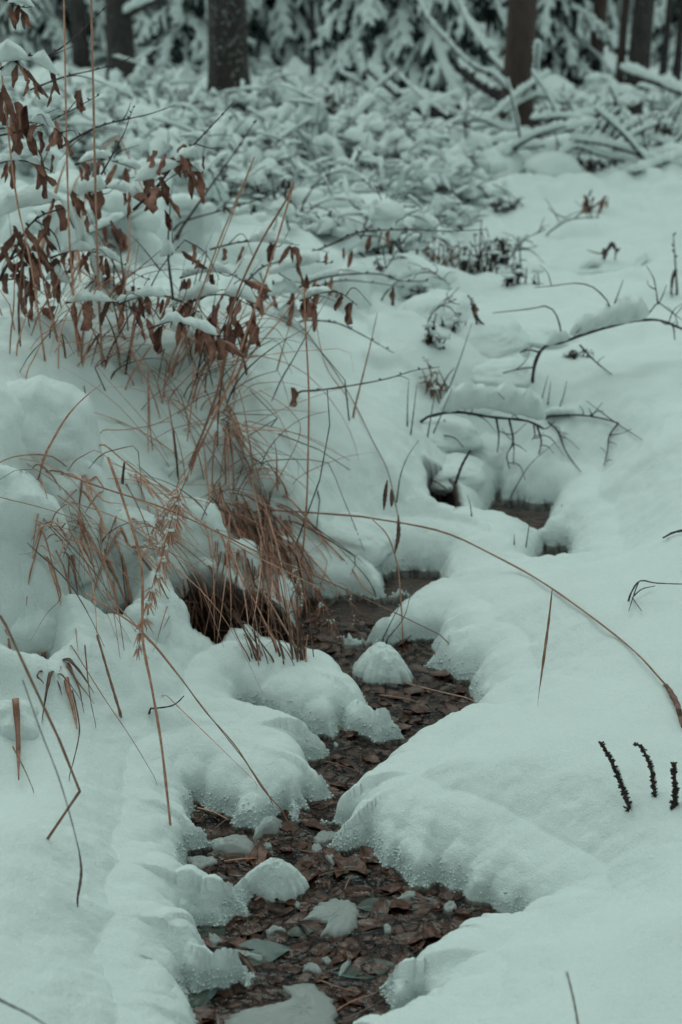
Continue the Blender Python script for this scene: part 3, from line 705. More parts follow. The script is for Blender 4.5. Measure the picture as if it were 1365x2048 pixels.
stalk('straw stem reaching to a split tip above the beech leaves, left of the pair', [(336,734),(374,647),(402,585),(440,480),(482,380),(510,313)], 4.6, 'straw_pale', 'b', .15, taper=.6, group=G2)
stalk('second stem of the leaning pair with the lower tip', [(345,740),(400,600),(450,470),(508,318)], 3, 'straw', 'b', .15, taper=.6, group=G2)
stalk('long reddish stem ending in a tall forked tip, front one', [(372,952),(436,780),(462,626),(518,493),(570,405),(588,366)], 6, 'straw', 'b', .25, taper=.7, group=G2)
stalk('long reddish stem ending in a tall forked tip, rear one', [(380,938),(454,780),(492,667),(538,534),(587,372)], 5.2, 'straw', 'b', .25, taper=.7, group=G2)
stalk('upright dark straw with a sharply bent head above the slope', [(602,1150),(613,1021),(617,900),(618,780),(612,660),(609,576)], 4.2, 'straw', 'b', .1, taper=.9, group=G2)
stalk('diagonal straw running from the tussock up to the bent head', [(420,832),(461,770),(510,700),(564,636),(609,576),(621,590),(624,612)], 5, 'straw', 'b', .3, taper=.6, group=G2)
stalk('fine grass thread falling from the bent head', [(700,800),(651,729),(626,611),(612,578)], 2.6, 'straw', 'b', -.1, group=G2)
stalk('thin arching stem whose drooping seed heads hang before the slope', [(500,585),(585,636),(640,700),(700,790),(745,880),(775,939),(790,1000),(798,1040)], 2.8, 'straw_dark', 'b', -.45, taper=.7, group=G2)
for k, (pp, lb) in enumerate((([(775,960),(771,985),(768,1020)], 'left drooping seed spike of the thin arching stem'), ([(783,978),(784,1000),(783,1014)], 'small middle drooping seed spike on the thin arching stem'), ([(797,1030),(797,1070),(790,1108)], 'long right drooping seed spike on the thin arching stem'))):
    stalk(lb, pp, 9, 'straw_dark', 'y', 0, Y=3.2, shape=leafw, name='seed_spike', cat='seed head', flat=.6, group='seed spikes before the slope')
stalk('stout straw leaning in the snow right of the tussock', [(706,836),(714,800),(737,708),(755,626)], 5, 'straw', 'b', .05, taper=.3)
G3 = 'long stems crossing the bank'
stalk('very long arching stem sweeping over the right snow field', [(497,1018),(590,1023),(700,1031),(742,1036),(880,1062),(983,1108),(1101,1175),(1255,1290),(1332,1370)], 5.5, 'straw', 'b', -.35, taper=.75, group=G3)
stalk('snow-dusted seed plume ending the very long arching stem at right edge', [(1328,1364),(1342,1385),(1357,1416),(1364,1456)], 13, 'straw_dark', 'b', 0, shape=leafw, name='seed_spike', cat='seed head', group=G3)
stalk('narrow leaf hanging down from the long arching stem over the right snow', [(1105,1177),(1098,1240),(1090,1300),(1075,1412)], 6, 'straw', 't', .0, taper=.1, flat=.35, shape=lambda s: np.clip(.35 + .65 * np.sin(np.pi * np.clip(s, 0, 1)), 0, 1) * (1 - .85 * sstep(.5, 1, s)), group=G3)
stalk('leaf strip hanging from the arching stem down to the brook pool', [(742,1036),(775,1070),(793,1120),(798,1149),(804,1229),(807,1315),(802,1404)], 4.2, 'straw', 'y', -.15, Y=3.05, taper=.4, flat=.4, group=G3)
stalk('straw stem running from left tussock across to the right bank lobe', [(87,931),(195,972),(328,1016),(441,1067),(513,1103),(590,1134),(700,1183),(800,1230),(906,1283)], 4.6, 'straw', 'bb', 0, -.25, taper=.6, group=G3)
stalk('thicker straw crossing above it from the snow crest', [(195,877),(287,954),(369,1021),(446,1072),(513,1113),(605,1159),(650,1182)], 4.6, 'straw_pale', 'b', -.25, taper=.6, group=G3)
stalk('fine straw entering at left edge above the left tussock', [(-20,990),(103,1021),(200,1062),(272,1108)], 3, 'straw', 'b', 0, -.05, group=G3)
stalk('orange stem lying across the snow cone and pool to right bank', [(626,1300),(700,1330),(781,1356),(834,1372),(959,1402)], 5, 'straw_pale', 'bb', 0, -.06, taper=.7, group=G3)
stalk('hair-thin stem forking from the orange stem into the water', [(834,1374),(880,1395),(936,1417)], 2.5, 'straw', 'bb', 0, -.02, group=G3)
G4 = 'straws over the lower left snow'
stalk('straw with a broken knee lying over lower left snow', [(0,1231),(12,1250),(77,1390),(118,1477),(160,1582),(87,1672)], 6.5, 'straw', 't', -.1, kinks=True, taper=.9, group=G4)
stalk('broad withered leaf hanging at the left edge', [(8,1245),(22,1310),(32,1400),(37,1470),(38,1560)], 15, 'straw', 'b', -.03, flat=.22, shape=leafw, group=G4)
stalk('stiff dark straw standing in the lower left snow down to the wedge of water', [(216,914),(250,1010),(283,1130),(286,1277),(303,1370),(323,1488),(343,1664)], 6.2, 'straw', 't', .12, taper=.9, group=G4)
stalk('long drooping straw reaching into the brook, upper one', [(169,1185),(277,1257),(349,1339),(410,1421),(472,1493),(528,1580),(564,1621),(588,1674),(593,1709)], 4.4, 'straw', 't', -.1, -.1, taper=.8, group=G4)
stalk('long drooping straw beside it, ending on the middle lobe', [(205,1180),(290,1270),(356,1350),(430,1445),(500,1535),(552,1612)], 3, 'straw', 't', 0, -.12, taper=.7, group=G4)
stalk('fine straw slanting down the lower left slope', [(133,1275),(205,1390),(267,1483),(320,1573)], 3, 'straw', 'bb', 0, -.06, group=G4)
stalk('hairlike straw crossing toward the middle lobe', [(320,1378),(410,1465),(523,1575)], 2.6, 'straw', 'bb', 0, -.05, group=G4)
stalk('thin dark stem arching down above the left snow with a seed tip', [(46,1360),(82,1462),(123,1570),(157,1695),(163,1743),(154,1809)], 2.8, 'straw_dark', 't', -.05, -.06, taper=.9, group=G4)
stalk('seed tip resting on the left snow', [(158,1700),(163,1745),(154,1806)], 6, 'straw_dark', 't', -.04, shape=leafw, name='seed_spike', cat='seed head', group=G4)
stalk('short dark twig lying on the slope right of stiff straw', [(297,1418),(338,1413),(355,1405),(368,1392)], 5, 'twig', 'b', -.02, taper=.7, name='twig', cat='twig')
stalk('short straw at the left edge below the broad leaf', [(26,1493),(50,1540),(69,1585)], 3.6, 'straw', 't', -.03, group=G4)
stalk('curling dark seed straw on the left slope', [(145,1380),(156,1430),(159,1467),(148,1520),(137,1560)], 4.2, 'straw_dark', 't', -.03, group=G4)
stalk('forked thin straw hanging over the slope left of the stiff one', [(170,1290),(180,1390),(193,1455)], 3.4, 'straw', 't', -.04, group=G4)
stalk('tapering seed straw with a brown tip on the slope', [(195,1270),(215,1340),(233,1400),(243,1432)], 5, 'straw', 't', -.04, taper=1.3, group=G4)
stalk('lone dark stem poking from the snow at the lower right', [(1160,2070),(1150,2010),(1142,1975),(1134,1944)], 4.6, 'straw_dark', 'b', 0, taper=.8)
stalk('blurred dark twig crossing the bottom left corner', [(-30,1985),(20,2010),(60,2030),(110,2062)], 7, 'twig', 'y', 0, Y=1.35, name='twig', cat='twig')
G5 = 'green-brown rushes in the snow'
for pp, lb in (([(764,1282),(790,1230),(820,1176)], 'dark rush leaning right on the brook lobe, left of a crossing pair'),
               ([(771,1283),(808,1235),(824,1178)], 'dark rush leaning right on the brook lobe, right of a crossing pair'),
               ([(755,1199),(741,1166),(711,1129),(665,1082)], 'dark rush arching left over the snow spit'),
               ([(1019,997),(1060,930),(1111,885)], 'curved rush standing right of the upper opening'),
               ([(890,800),(920,720),(944,647)], 'tall dark rush leaning right beside the dead herb'),
               ([(815,857),(816,800),(818,762)], 'upright rush left of a loose group on the mid slope'),
               ([(821,877),(827,830),(834,770)], 'longest upright rush of the loose group on the mid slope'),
               ([(855,876),(863,830),(871,778)], 'rush right of centre in the loose group on mid slope'),
               ([(865,872),(885,825),(904,778)], 'right-leaning rush of the loose group on mid slope'),
               ([(793,1010),(801,954),(815,915),(838,880)], 'pale hairlike rush before the hollow'),
               ([(1083,802),(1090,775),(1096,752)], 'short rush behind the snowy fallen branch, left of three'),
               ([(1096,805),(1100,780),(1102,764)], 'short thick rush behind the snowy fallen branch, middle of three'),
               ([(1120,812),(1128,790),(1134,762)], 'thin rush behind the snowy fallen branch, right of three'),
               ([(944,1030),(941,1010),(936,990)], 'short straw poking from the snow bridge'),
               ([(1051,1104),(1056,1070),(1061,1034)], 'straw standing on the snow bridge below the opening'),
               ([(1029,1088),(1029,1078),(1029,1068)], 'tiny straw tip on the snow bridge'),
               ([(1110,1035),(1122,1015),(1132,1000)], 'little straw right of the upper opening')):
    stalk(lb, pp, 3.6, 'reed_green', 'b', .03, taper=.3, name='rush', cat='rush', group=G5)
stalk('knobbly dark stick leaning in the snow left of opening', [(911,968),(925,930),(942,900)], 6.5, 'twig', 'b', .02, taper=.8, name='twig', cat='twig')
stalk('short dark stick lying above the herb hollow', [(857,957),(875,965),(894,978)], 5, 'twig', 'b', -.01, taper=.6, name='twig', cat='twig')
stalk('thick dark twig end at the right edge on smooth snow', [(1390,1056),(1365,1061),(1345,1066),(1326,1076)], 9, 'twig', 'b', 0, taper=.45, name='twig', cat='twig')
# thin straws on the left slope and the crest
cr = [([(206,733),(232,690),(296,735),(297,905)], 0), ([(296,735),(300,850),(306,900)], 0), ([(188,730),(235,702),(300,690),(350,720)], 1), ([(215,780),(190,735),(236,704)], 2), ([(270,770),(236,704),(290,660)], 1),
      ([(350,820),(400,795),(450,778)], 2), ([(195,860),(262,858),(330,840),(410,782)], 1), ([(540,845),(555,836),(500,780)], 2), ([(430,835),(470,828),(545,830)], 2), ([(490,865),(556,836)], 2),
      ([(590,1085),(640,960),(660,850),(655,780)], 2), ([(540,990),(600,870),(580,820),(520,780)], 1), ([(480,838),(600,870),(700,920)], 1), ([(540,850),(640,900),(700,940)], 2),
      ([(180,812),(172,790),(168,772)], 2), ([(30,655),(20,610),(0,580)], 0), ([(60,650),(50,600),(48,540)], 0), ([(330,760),(360,700),(375,640)], 0), ([(228,575),(228,530),(222,500)], 2), ([(630,950),(640,1000),(633,1060)], 2),
      ([(700,840),(690,760),(640,700)], 2), ([(520,950),(470,850),(430,780)], 1), ([(860,1375),(800,1340)], 0)]
LB_ = ['zigzag straw on the crest of the left mound', 'straight straw below the zigzag one', 'flattened straw lying over the mound crest', 'small kinked straw beside the crest', 'crossed kinked straw right of the crest',
       'dark straw lying towards the middle tussock', 'long fine straw bowing across the left hollow', 'dark angular straw below the tussock', 'level dark straw on the slope', 'short dark straw under the level one',
       'curving fine straw on the open slope', 'looped straw above the hanging grass', 'long fine straw over the open slope, upper', 'long fine straw over the open slope, lower', 'tiny dark straw in the left snow', 'short straw at left edge below the leaves',
       'upright short straw at left edge', 'straw beside the tussock foot', 'dark short straw before the brown leaves', 'fine seed straw hanging on the open slope', 'thin straw right of the tussock', 'thin straw slanting through the tussock', 'pale straw in the pool']
for (pp, mi), lb in zip(cr[:-1], LB_):
    stalk(lb, pp, 3.2, ['straw', 'straw_pale', 'reed_green'][mi], 'b', 0, -.04, taper=.6, kinks=len(pp) < 5 and mi != 1, group='loose straws on the left bank')

# tussocks: each an Empty with its blades as parts
def tussock(label, base_px, blades, group=None):
    b = ground(*base_px); t = thing('grass_tussock', label, 'grass tussock', b, group)
    for pts, w, mat, Y0, dy, fl in blades:
        w *= 1.3
        P = px_path(pts, Y0 if isinstance(Y0, str) else 'b', dy, -.05 if Y0 == 'bb' else 0); V, F = stem_shape(P, w, .2, 4, fl, 12, False, rng.uniform(-1, 1), lambda s: np.minimum(.45 + 3 * s, 1) * (1 - .85 * s ** 1.5))
        mk('blade', V, F, M[mat], t)
    return t
def pick(p=(.3, .25, .25, .2)): return ['straw', 'straw_pale', 'straw_dark', 'straw'][rng.choice(4, p=p)]
def arc(x, y, ang, ln, g, n=7, wob=.06):
    """a blade in the picture's plane: starts along ang, its own weight turns it down; some snap"""
    p = np.array([x, y], float); d = np.array([math.cos(ang), math.sin(ang)]); out = [tuple(p)]; snap = rng.integers(2, n - 1) if rng.random() < .28 else -1
    for k in range(n - 1):
        p = p + d * ln / (n - 1); out.append(tuple(p)); d = d + np.array([rng.normal(0, wob), g * rng.uniform(.6, 1.4) / (n - 1)])
        if k == snap: a2 = rng.uniform(.7, 1.5) * rng.choice([-1, 1]); d = np.array([d[0] * math.cos(a2) - d[1] * math.sin(a2), abs(d[0] * math.sin(a2) + d[1] * math.cos(a2))])
        d /= np.linalg.norm(d)
    return out
bl = []
for i in range(92):            # curtain of blades hanging over the hollow under the bank
    u = rng.random(); x0 = 415 + 150 * u + rng.normal(0, 16); y0 = 985 + 60 * u + rng.normal(0, 28); ln = rng.uniform(140, 340); ln = min(ln, 1328 - y0)
    bl.append((arc(x0, y0, rng.uniform(.35, 1.75), ln, rng.uniform(.3, 1.3)), rng.uniform(2.2, 5.5), pick(), 2.9 + rng.normal(0, .05), rng.uniform(-.22, -.08), rng.uniform(.25, .7)))
for i in range(34):            # darker dead blades deep in the hollow, upright from its floor
    x0 = rng.uniform(500, 630); bl.append((arc(x0, 1322 + rng.normal(0, 6), rng.uniform(-1.9, -1.2) - .3, rng.uniform(60, 190), rng.uniform(-.2, .4)), rng.uniform(2, 4.5), pick((.2, .1, .6, .1)), 2.8, .06, .6))
for i in range(30):
    x0, y0 = 400 + rng.uniform(-60, 180), 1000 + rng.uniform(-60, 50)
    bl.append((arc(x0, y0, rng.uniform(-2.8, .2), rng.uniform(80, 260), rng.uniform(.6, 2.6)), rng.uniform(1.8, 4.2), pick(), 2.84, rng.uniform(-.15, .1), .5))
for i in range(70):            # dark dead blades and roots hanging in the mouth of the hollow
    x0 = rng.uniform(335, 640); y0 = 1165 + .08 * (x0 - 335) + rng.normal(0, 16)
    bl.append((arc(x0, y0, rng.normal(1.45, .3), rng.uniform(50, 150), rng.uniform(.1, .6)), rng.uniform(2, 5), pick((.2, .1, .6, .1)), 0, -.03, .6))
for i in range(22):            # straight stalks fanning down to the foot of the hollow
    u = rng.random(); x0, y0 = 440 + 110 * u + rng.normal(0, 22), 965 + 75 * u + rng.normal(0, 40); x1, y1 = 440 + 200 * u + rng.normal(0, 34), 1320 - abs(rng.normal(0, 70))
    bl.append(([(x0, y0), ((x0 + x1) / 2 + rng.normal(8, 6), (y0 + y1) / 2 - 10), (x1, y1)], rng.uniform(2.0, 4.2), pick((.25, .35, .3, .1)), 'bb', 0, .6))
tussock('big russet grass tussock hanging over the dark hollow in the bank', (520, 1040), bl)
bl = []
for i in range(66):
    x0, y0 = rng.uniform(60, 270), rng.uniform(925, 1100)
    bl.append((arc(x0, y0, rng.normal(.9, .9), rng.uniform(50, 230), rng.uniform(.4, 2.0)), rng.uniform(2, 6.5), pick(), 2.36 + rng.normal(0, .05), rng.uniform(-.15, -.03), rng.uniform(.2, .7)))
for i in range(30):
    x0, y0 = rng.uniform(20, 300), rng.uniform(900, 1080); x1, y1 = x0 + rng.uniform(40, 300), y0 + rng.uniform(100, 330)
    bl.append(([(x0, y0), ((x0 + x1) / 2 + rng.normal(4, 8), (y0 + y1) / 2 - 14), (x1, y1)], rng.uniform(2.0, 4.2), pick((.4, .35, .1, .15)), 'bb', 0, .6))
tussock('half buried reddish grass tussock on the left snow bank', (140, 960), bl)
bl = []
for i in range(60):
    x0, y0 = 385 + rng.normal(0, 60), 760 + rng.normal(0, 45)
    bl.append((arc(x0, y0, rng.normal(-1.15, .5), rng.uniform(70, 280), rng.uniform(-.1, 1.6)), rng.uniform(2, 5), pick() if rng.random() < .7 else 'reed_green', 3.15 + rng.normal(0, .06), rng.uniform(-.1, .25), rng.uniform(.3, .7)))
for i in range(26):
    x0, y0 = 445 + rng.normal(0, 12), 835 + rng.normal(0, 18)
    bl.append((arc(x0, y0, rng.uniform(.2, 2.0), rng.uniform(80, 230), rng.uniform(.2, 1.4)), rng.uniform(1.8, 4), pick(), 2.98, -.14, .5))
for i in range(34):
    x0, y0 = rng.uniform(290, 480), rng.uniform(700, 960)
    bl.append((arc(x0, y0, rng.uniform(-2.5, -.1), rng.uniform(180, 380), rng.uniform(.2, 2.4), 9), rng.uniform(2.2, 3.8), pick((.35, .35, .15, .15)), 0, rng.uniform(-.15, .1), .5))
tussock('upright fan of grass blades on the crest of the bank', (385, 790), bl)
bl = []
for i in range(74):
    x0, y0 = rng.uniform(0, 290), rng.uniform(560, 740)
    bl.append((arc(x0, y0, rng.normal(-1.45, .55), rng.uniform(60, 240), rng.uniform(-.1, 1.8)), rng.uniform(2, 5.5), pick(), 3.12 + rng.normal(0, .1), 0, rng.uniform(.25, .7)))
tussock('straw coloured grass growing under the brown-leaved shrub at left', (110, 690), bl)
bl = []
for i in range(12):
    x0, y0 = rng.uniform(70, 130), rng.uniform(1285, 1350)
    bl.append((arc(x0, y0, rng.normal(1.2, .45), rng.uniform(40, 140), rng.uniform(.3, 1)), rng.uniform(2.5, 11), pick((.25, .1, .5, .15)), 2.16, -.03, .25))
tussock('small clump of withered leaves over the low left hollow', (95, 1340), bl)
# hanging plumes: stem with spikelets
def plume(label, pts, w, n, mat, anchor='y', Y=3.0, dy=0, snow=False):
    P = smooth_path(px_path(pts, anchor, dy, 0, Y), 14); t = thing('grass_plume', label, 'seed head', P[0])
    V, F = tube(P, np.linspace(1.3, .6, 14) * w * .03 / FPX * dist(P[0]), 5); mk('stem', V, F, M['straw'], t)
    k = w / FPX * dist(P[0]); mb = MB(); sb = MB()
    for i in range(n):
        s = rng.uniform(.15, .98); p = P[int(s * 13)]; d = np.array([rng.normal(0, .45), rng.normal(0, .45), -1]); d /= np.linalg.norm(d); ln = k * rng.uniform(.8, 1.8) * (1.15 - .6 * s)
        mb.add(*tube([p, p + d * ln * .5, p + d * ln], [k * .03, k * .055, k * .012], 4, .6))
        if snow and rng.random() < .8: sb.add(*blob(p + d * ln * .3 + np.array([0, 0, k * .08]), (k * .09, k * .08, k * .11), i, .4, 6, 4))
    mb.build('spikelet', M[mat], t)['kind'] = 'stuff'
    if snow: sb.build('snow', M['snow'], t)['kind'] = 'stuff'
plume('snow-dusted reed plume hanging in front of the upper pool', [(612,1130),(637,1188),(665,1239),(682,1278),(695,1344),(700,1414)], 26, 70, 'straw', 'y', 2.95, -.12, True)
plume('smaller snow-dusted plume left of the hanging reed plume', [(585,1120),(595,1150),(602,1190),(604,1225)], 24, 36, 'straw_pale', 'y', 2.9, -.03, True)
plume('short bent plume right of the hanging reed plume', [(680,1165),(697,1178),(706,1225),(707,1262)], 14, 26, 'straw', 'y', 2.95, -.03, True)
plume('large frosted grass plume bending down the middle of the bank', [(378,945),(352,1010),(330,1090),(300,1190),(280,1260),(279,1320)], 38, 150, 'straw_pale', 'y', 2.7, -.25, True)
plume('second frosted plume hanging beside the large one', [(372,950),(335,1010),(300,1070),(288,1110)], 28, 80, 'straw_pale', 'y', 2.74, -.12, True)
# dark seed spikes in the right-hand snow
def spike(label, pts, w):
    P = smooth_path(px_path(pts, 'b', .03), 26); t = thing('seed_stalk', label, 'seed stalk', P[0], 'dark seed stalks in the right snow')
    k = w * .5 / FPX * dist(P[0]); V, F = tube(P, np.linspace(.5, .35, 26) * k, 6); mk('stem', V, F, M['twig'], t)
    mb = MB()
    for i in range(1, 26):
        for q in range(7):
            a = rng.uniform(0, 6.28); d = np.array([math.cos(a), math.sin(a) * .8, rng.uniform(-.1, .7)]); p = P[i] + rng.normal(0, .0012, 3)
            ln = k * rng.uniform(.7, 1.25) * (1.1 - .35 * i / 26)
            mb.add(*tube([p, p + d * ln * .6, p + d * ln], [k * .25, k * .3, k * .04], 4))
    mb.build('seed_husk', M['herb'], t)['kind'] = 'stuff'
    sb = MB(); sb.add(*snow_strip(P[5:17] + np.array([.0035, .004, .002]), k * .5, k * .7, 3)); sb.build('snow', M['snow'], t)
spike('dark seed stalk leaning left on the right snow, leftmost of three', [(1266,1616),(1243,1570),(1222,1520),(1203,1486)], 15)
spike('dark seed stalk with its tip bent over, middle of three', [(1314,1592),(1304,1545),(1292,1510),(1281,1492),(1270,1489)], 13)
spike('short straight dark seed stalk, rightmost of three', [(1350,1618),(1350,1570),(1348,1527)], 15)
# ================================================================== BRANCHES, BEECH TWIGS, HERBS
BEECH = [leaf_mesh('leaf', M['beech'], l, w_, 70 + i, cu, 8, .07) for i, (l, w_, cu) in enumerate([(.064, .019, 1.2), (.056, .015, 1.5), (.070, .017, 1.1), (.05, .013, 1.5)])]
def hang_leaf(parent, p, s, seed):
    """dry leaf hanging point down from p"""
    r = np.random.default_rng(seed)
    return inst('leaf', BEECH[r.integers(4)], parent, p, (r.uniform(0, 6.28), math.radians(90) + r.normal(0, .35), r.uniform(0, 6.28)), s)
def branch(label, main, w, subs=(), leaves=(), snow=(), Y=None, anchor='b', dy=0.0, mat='twig', name='twig', cat='twig', group=None, taper=.3, buds=True, lf=1.0, fine=0):
    """woody twig: main run, side twigs, hanging leaves (pixel spots), snow lying on stretches (pixel runs: path, width px, height px)"""
    P = px_path(main, anchor, dy, 0, Y, 2 * len(main) + 6); t = thing(name, label, cat, P[0] if anchor != 't' else P[-1], group)
    Pm = np.asarray(main, float); Ls = np.concatenate([[0], np.cumsum(np.hypot(*np.diff(Pm, axis=0).T))])
    D = smooth_path(Pm, len(P))
    def depth(px, py):
        k = np.argmin((D[:, 0] - px) ** 2 + (D[:, 1] - py) ** 2); return P[k][1]
    mb = MB(); mb.add(*stem_shape(P, w, taper, 6, 1, len(P) + 6))
    if buds:
        for k in range(3, len(P)):
            if rng.random() < .55: continue
            kk = w * .5 / FPX * dist(P[k]); q = P[k]; d = np.array([rng.choice([-1, 1]) * .6, 0, .6])
            mb.add(*tube([q, q + d * kk * 1.8, q + d * kk * 3.2], [kk * .7, kk * .8, kk * .15], 5))
    mb.build('stem', M[mat], t)
    for sp in subs:
        pts, sw = (sp if isinstance(sp, tuple) else (sp, w * .55)); y0 = depth(*pts[0])
        V, F = stem_shape(px_path(pts, 'y', rng.uniform(-.06, .06), 0, y0, 10), sw, .4, 5, 1, 12); mk('side_twig', V, F, M[mat], t)
    for q in range(fine):
        pts = (subs[rng.integers(len(subs))][0] if subs and isinstance(subs[0], tuple) and rng.random() < .6 else main); Dq = smooth_path(np.asarray(pts, float), 20); k = rng.integers(4, 19); p0 = Dq[k]
        an = rng.uniform(-2.9, .6); ln = rng.uniform(18, 60); f1 = [tuple(p0), tuple(p0 + ln * .5 * np.array([math.cos(an), math.sin(an)])), tuple(p0 + ln * np.array([math.cos(an + rng.normal(0, .5)), math.sin(an + rng.normal(0, .5))]))]
        V, F = stem_shape(px_path(f1, 'y', rng.uniform(-.05, .05), 0, depth(*p0), 8), 2.6, .4, 4, 1, 9); mk('side_twig', V, F, M[mat], t)
    for i, (lx, ly) in enumerate(leaves):
        if len(leaves) > 8 and rng.random() < .15: continue
        y = depth(lx, ly) + rng.normal(0, .03); q = at_y(lx, ly, y)
        hang_leaf(t, q, lf * rng.uniform(.55, 1.25), int(lx * 7 + ly * 13 + i))
    for i, (pts, sw, sh) in enumerate(snow):
        y0 = depth(*pts[len(pts) // 2]); Q = np.array([at_y(a, b, depth(a, b)) for a, b in pts]); k = dist(Q[0]) / FPX
        V, F = snow_strip(Q, sw * k, sh * k, int(pts[0][0]) % 97 + i, 9); mk('snow', V, F, M['snow'], t)
    return t
def scatter(x0, x1, y0, y1, n): return [(rng.uniform(x0, x1), rng.uniform(y0, y1)) for _ in range(n)]
GB = 'beech twigs with withered leaves'
B = dict(name='beech_twig', cat='beech twig', group=GB)
branch('beech twig with three hanging leaves stretching far right over the slope', [(545,540),(600,515),(665,488),(716,465),(814,459),(896,462),(973,459)], 5.5, [[(665,488),(700,475),(735,455)], [(716,470),(770,478),(790,520)]], [(745,468),(760,464),(778,462),(690,495),(704,500)], [], None, 'b', -.15, **B)
branch('beech twig with a bud tip below the long one, upper of two', [(590,575),(665,552),(757,548),(803,562),(852,562)], 5.5, [[(640,558),(680,540),(720,545)]], [(665,552),(676,586),(650,560)], [([(600,566),(640,553),(680,546)], 8, 9)], None, 'b', -.2, **B)
branch('beech twig ending with one curled leaf, lower of two', [(600,585),(675,562),(742,565),(808,575)], 4, [], [(788,574),(680,585)], [], None, 'b', -.2, **B)
branch('bare beech twig drooping to the right on the slope', [(590,640),(665,644),(716,665),(788,706)], 4.5, [[(700,655),(690,640),(705,625)]], [], [], None, 'b', -.1, **B)
branch('bare beech twig rising right across the lower slope', [(580,785),(665,777),(768,759),(829,741),(880,734)], 4.6, [[(768,759),(800,752),(820,760)]], [(585,775)], [], None, 'b', .0, **B)
branch('leafy beech spray in the middle of the crest with many hanging leaves', [(470,600),(503,554),(538,529),(600,522),(662,526)], 5, [[(538,529),(580,560),(640,570)], [(503,554),(560,590),(620,600)], [(600,522),(630,500),(660,505)], [(520,545),(540,600),(575,640)]],
       scatter(520, 560, 560, 640, 9) + scatter(560, 640, 520, 620, 12) + scatter(600, 640, 600, 640, 4) + [(575,660),(640,660),(545,560),(655,505),(620,510)], [([(540,548),(590,530),(640,520)], 26, 22), ([(545,590),(575,580),(600,585)], 16, 18), ([(560,640),(580,628),(600,634)], 14, 18)], None, 'b', -.25, **B)
branch('low beech spray with dense leaves left of the crest spray', [(330,640),(390,600),(450,590),(520,620)], 5, [[(390,600),(420,640),(470,650)], [(450,590),(480,560),(515,570)], [(400,600),(440,580),(500,585)]],
       scatter(330, 520, 585, 650, 26) + scatter(380, 500, 640, 670, 10), [([(340,612),(390,590),(440,582)], 22, 20), ([(450,585),(490,590),(515,605)], 18, 18)], None, 'b', -.1, **B)
branch('beech branch with a bunch of leaves hanging above the grass fan', [(267,420),(308,380),(354,323),(390,287),(430,245),(467,205)], 5.5, [[(354,323),(300,345),(250,360)], [(390,287),(420,296),(448,296)], [(308,380),(360,345),(405,345)], [(340,338),(380,330),(405,350)]],
       scatter(285, 410, 300, 380, 24) + [(372,290),(330,420),(335,400),(320,330),(395,345),(240,430),(225,440)], [([(270,362),(320,340),(360,330)], 26, 22), ([(350,322),(380,306),(395,300)], 14, 14), ([(380,345),(395,338),(408,342)], 12, 16)], 3.55, 'y', .2, **B)
branch('beech branch with drooping leaves at the upper left below the snow', [(-20,275),(67,256),(133,226),(195,192)], 4.6, [[(67,256),(90,230),(120,215)], [(133,226),(150,205),(165,190)]], [(165,195),(112,240),(75,262),(55,262),(40,225),(22,200),(10,240),(85,300),(100,310)], [], 3.3, 'y', .1, **B)
branch('snowy leaf cluster hanging at left under a thick snow cap', [(-20,150),(30,122),(70,112),(118,150)], 5, [[(30,122),(60,150),(85,190)], [(70,112),(95,130),(105,165)]], scatter(10, 110, 125, 180, 13) + scatter(0, 60, 180, 240, 6), [([(-20,128),(25,112),(62,120)], 34, 30), ([(62,118),(90,128),(116,150)], 22, 24), ([(0,150),(30,146),(55,150)], 22, 22)], 3.2, 'y', .0, **B)
branch('topmost leaf cluster in the left corner with a snow cap', [(-10,-20),(20,5),(50,15),(75,10)], 4, [], [(22,12),(40,18),(35,10),(48,22)], [([(15,5),(40,2),(70,14)], 20, 16)], 3.2, 'y', 0, **B)
branch('thin beech twig with a bud reaching right at upper left', [(118,297),(190,256),(256,238),(300,228),(351,210)], 5, [[(190,256),(150,285),(120,320)], [(246,240),(255,225),(262,205)]], [(113,240)], [], 3.5, 'y', .1, **B)
branch('dark bare twig crossing behind the tall stalks', [(77,123),(128,92),(180,46),(215,10)], 4.2, [[(90,115),(130,100),(170,80)]], [], [], 3.6, 'y', .1, **B)
branch('dark bare twig pointing right at the upper left', [(60,180),(128,154),(205,136),(277,110)], 4.2, [[(128,154),(160,152),(205,165)]], [(160,180)], [], 3.6, 'y', .1, **B)
branch('steep dark twig crossing the thin bud twig', [(203,349),(246,272),(258,240),(267,215)], 4, [], [], [], 3.5, 'y', .1, **B)
branch('stout dark twig leaning right beside the straw tips', [(354,470),(390,418),(446,338),(480,290),(508,246)], 6.5, [[(354,470),(340,500),(335,530)]], [], [], None, 'b', .0, **B)
branch('level dark twig running to the straw tip', [(345,455),(380,439),(462,416),(520,398),(577,372)], 4.4, [[(430,425),(460,400),(470,390)]], [], [], None, 'b', -.1, **B)
branch('leafy dark twig at left below the bunch of leaves', [(159,475),(221,449),(287,411)], 5, [[(221,449),(240,470),(238,500)]], scatter(200, 245, 440, 490, 7), [([(165,470),(210,450),(250,432)], 14, 12)], None, 'b', -.05, **B)
branch('dark twig fork standing in the tussock', [(250,745),(275,640),(320,540),(370,480)], 4.6, [[(320,540),(290,500),(262,470)], [(345,510),(345,470),(345,435)], [(370,480),(410,505),(440,560)]], [(385,490),(395,520),(372,500)], [([(320,512),(340,500),(350,505)], 24, 34)], None, 'b', .1, **B)
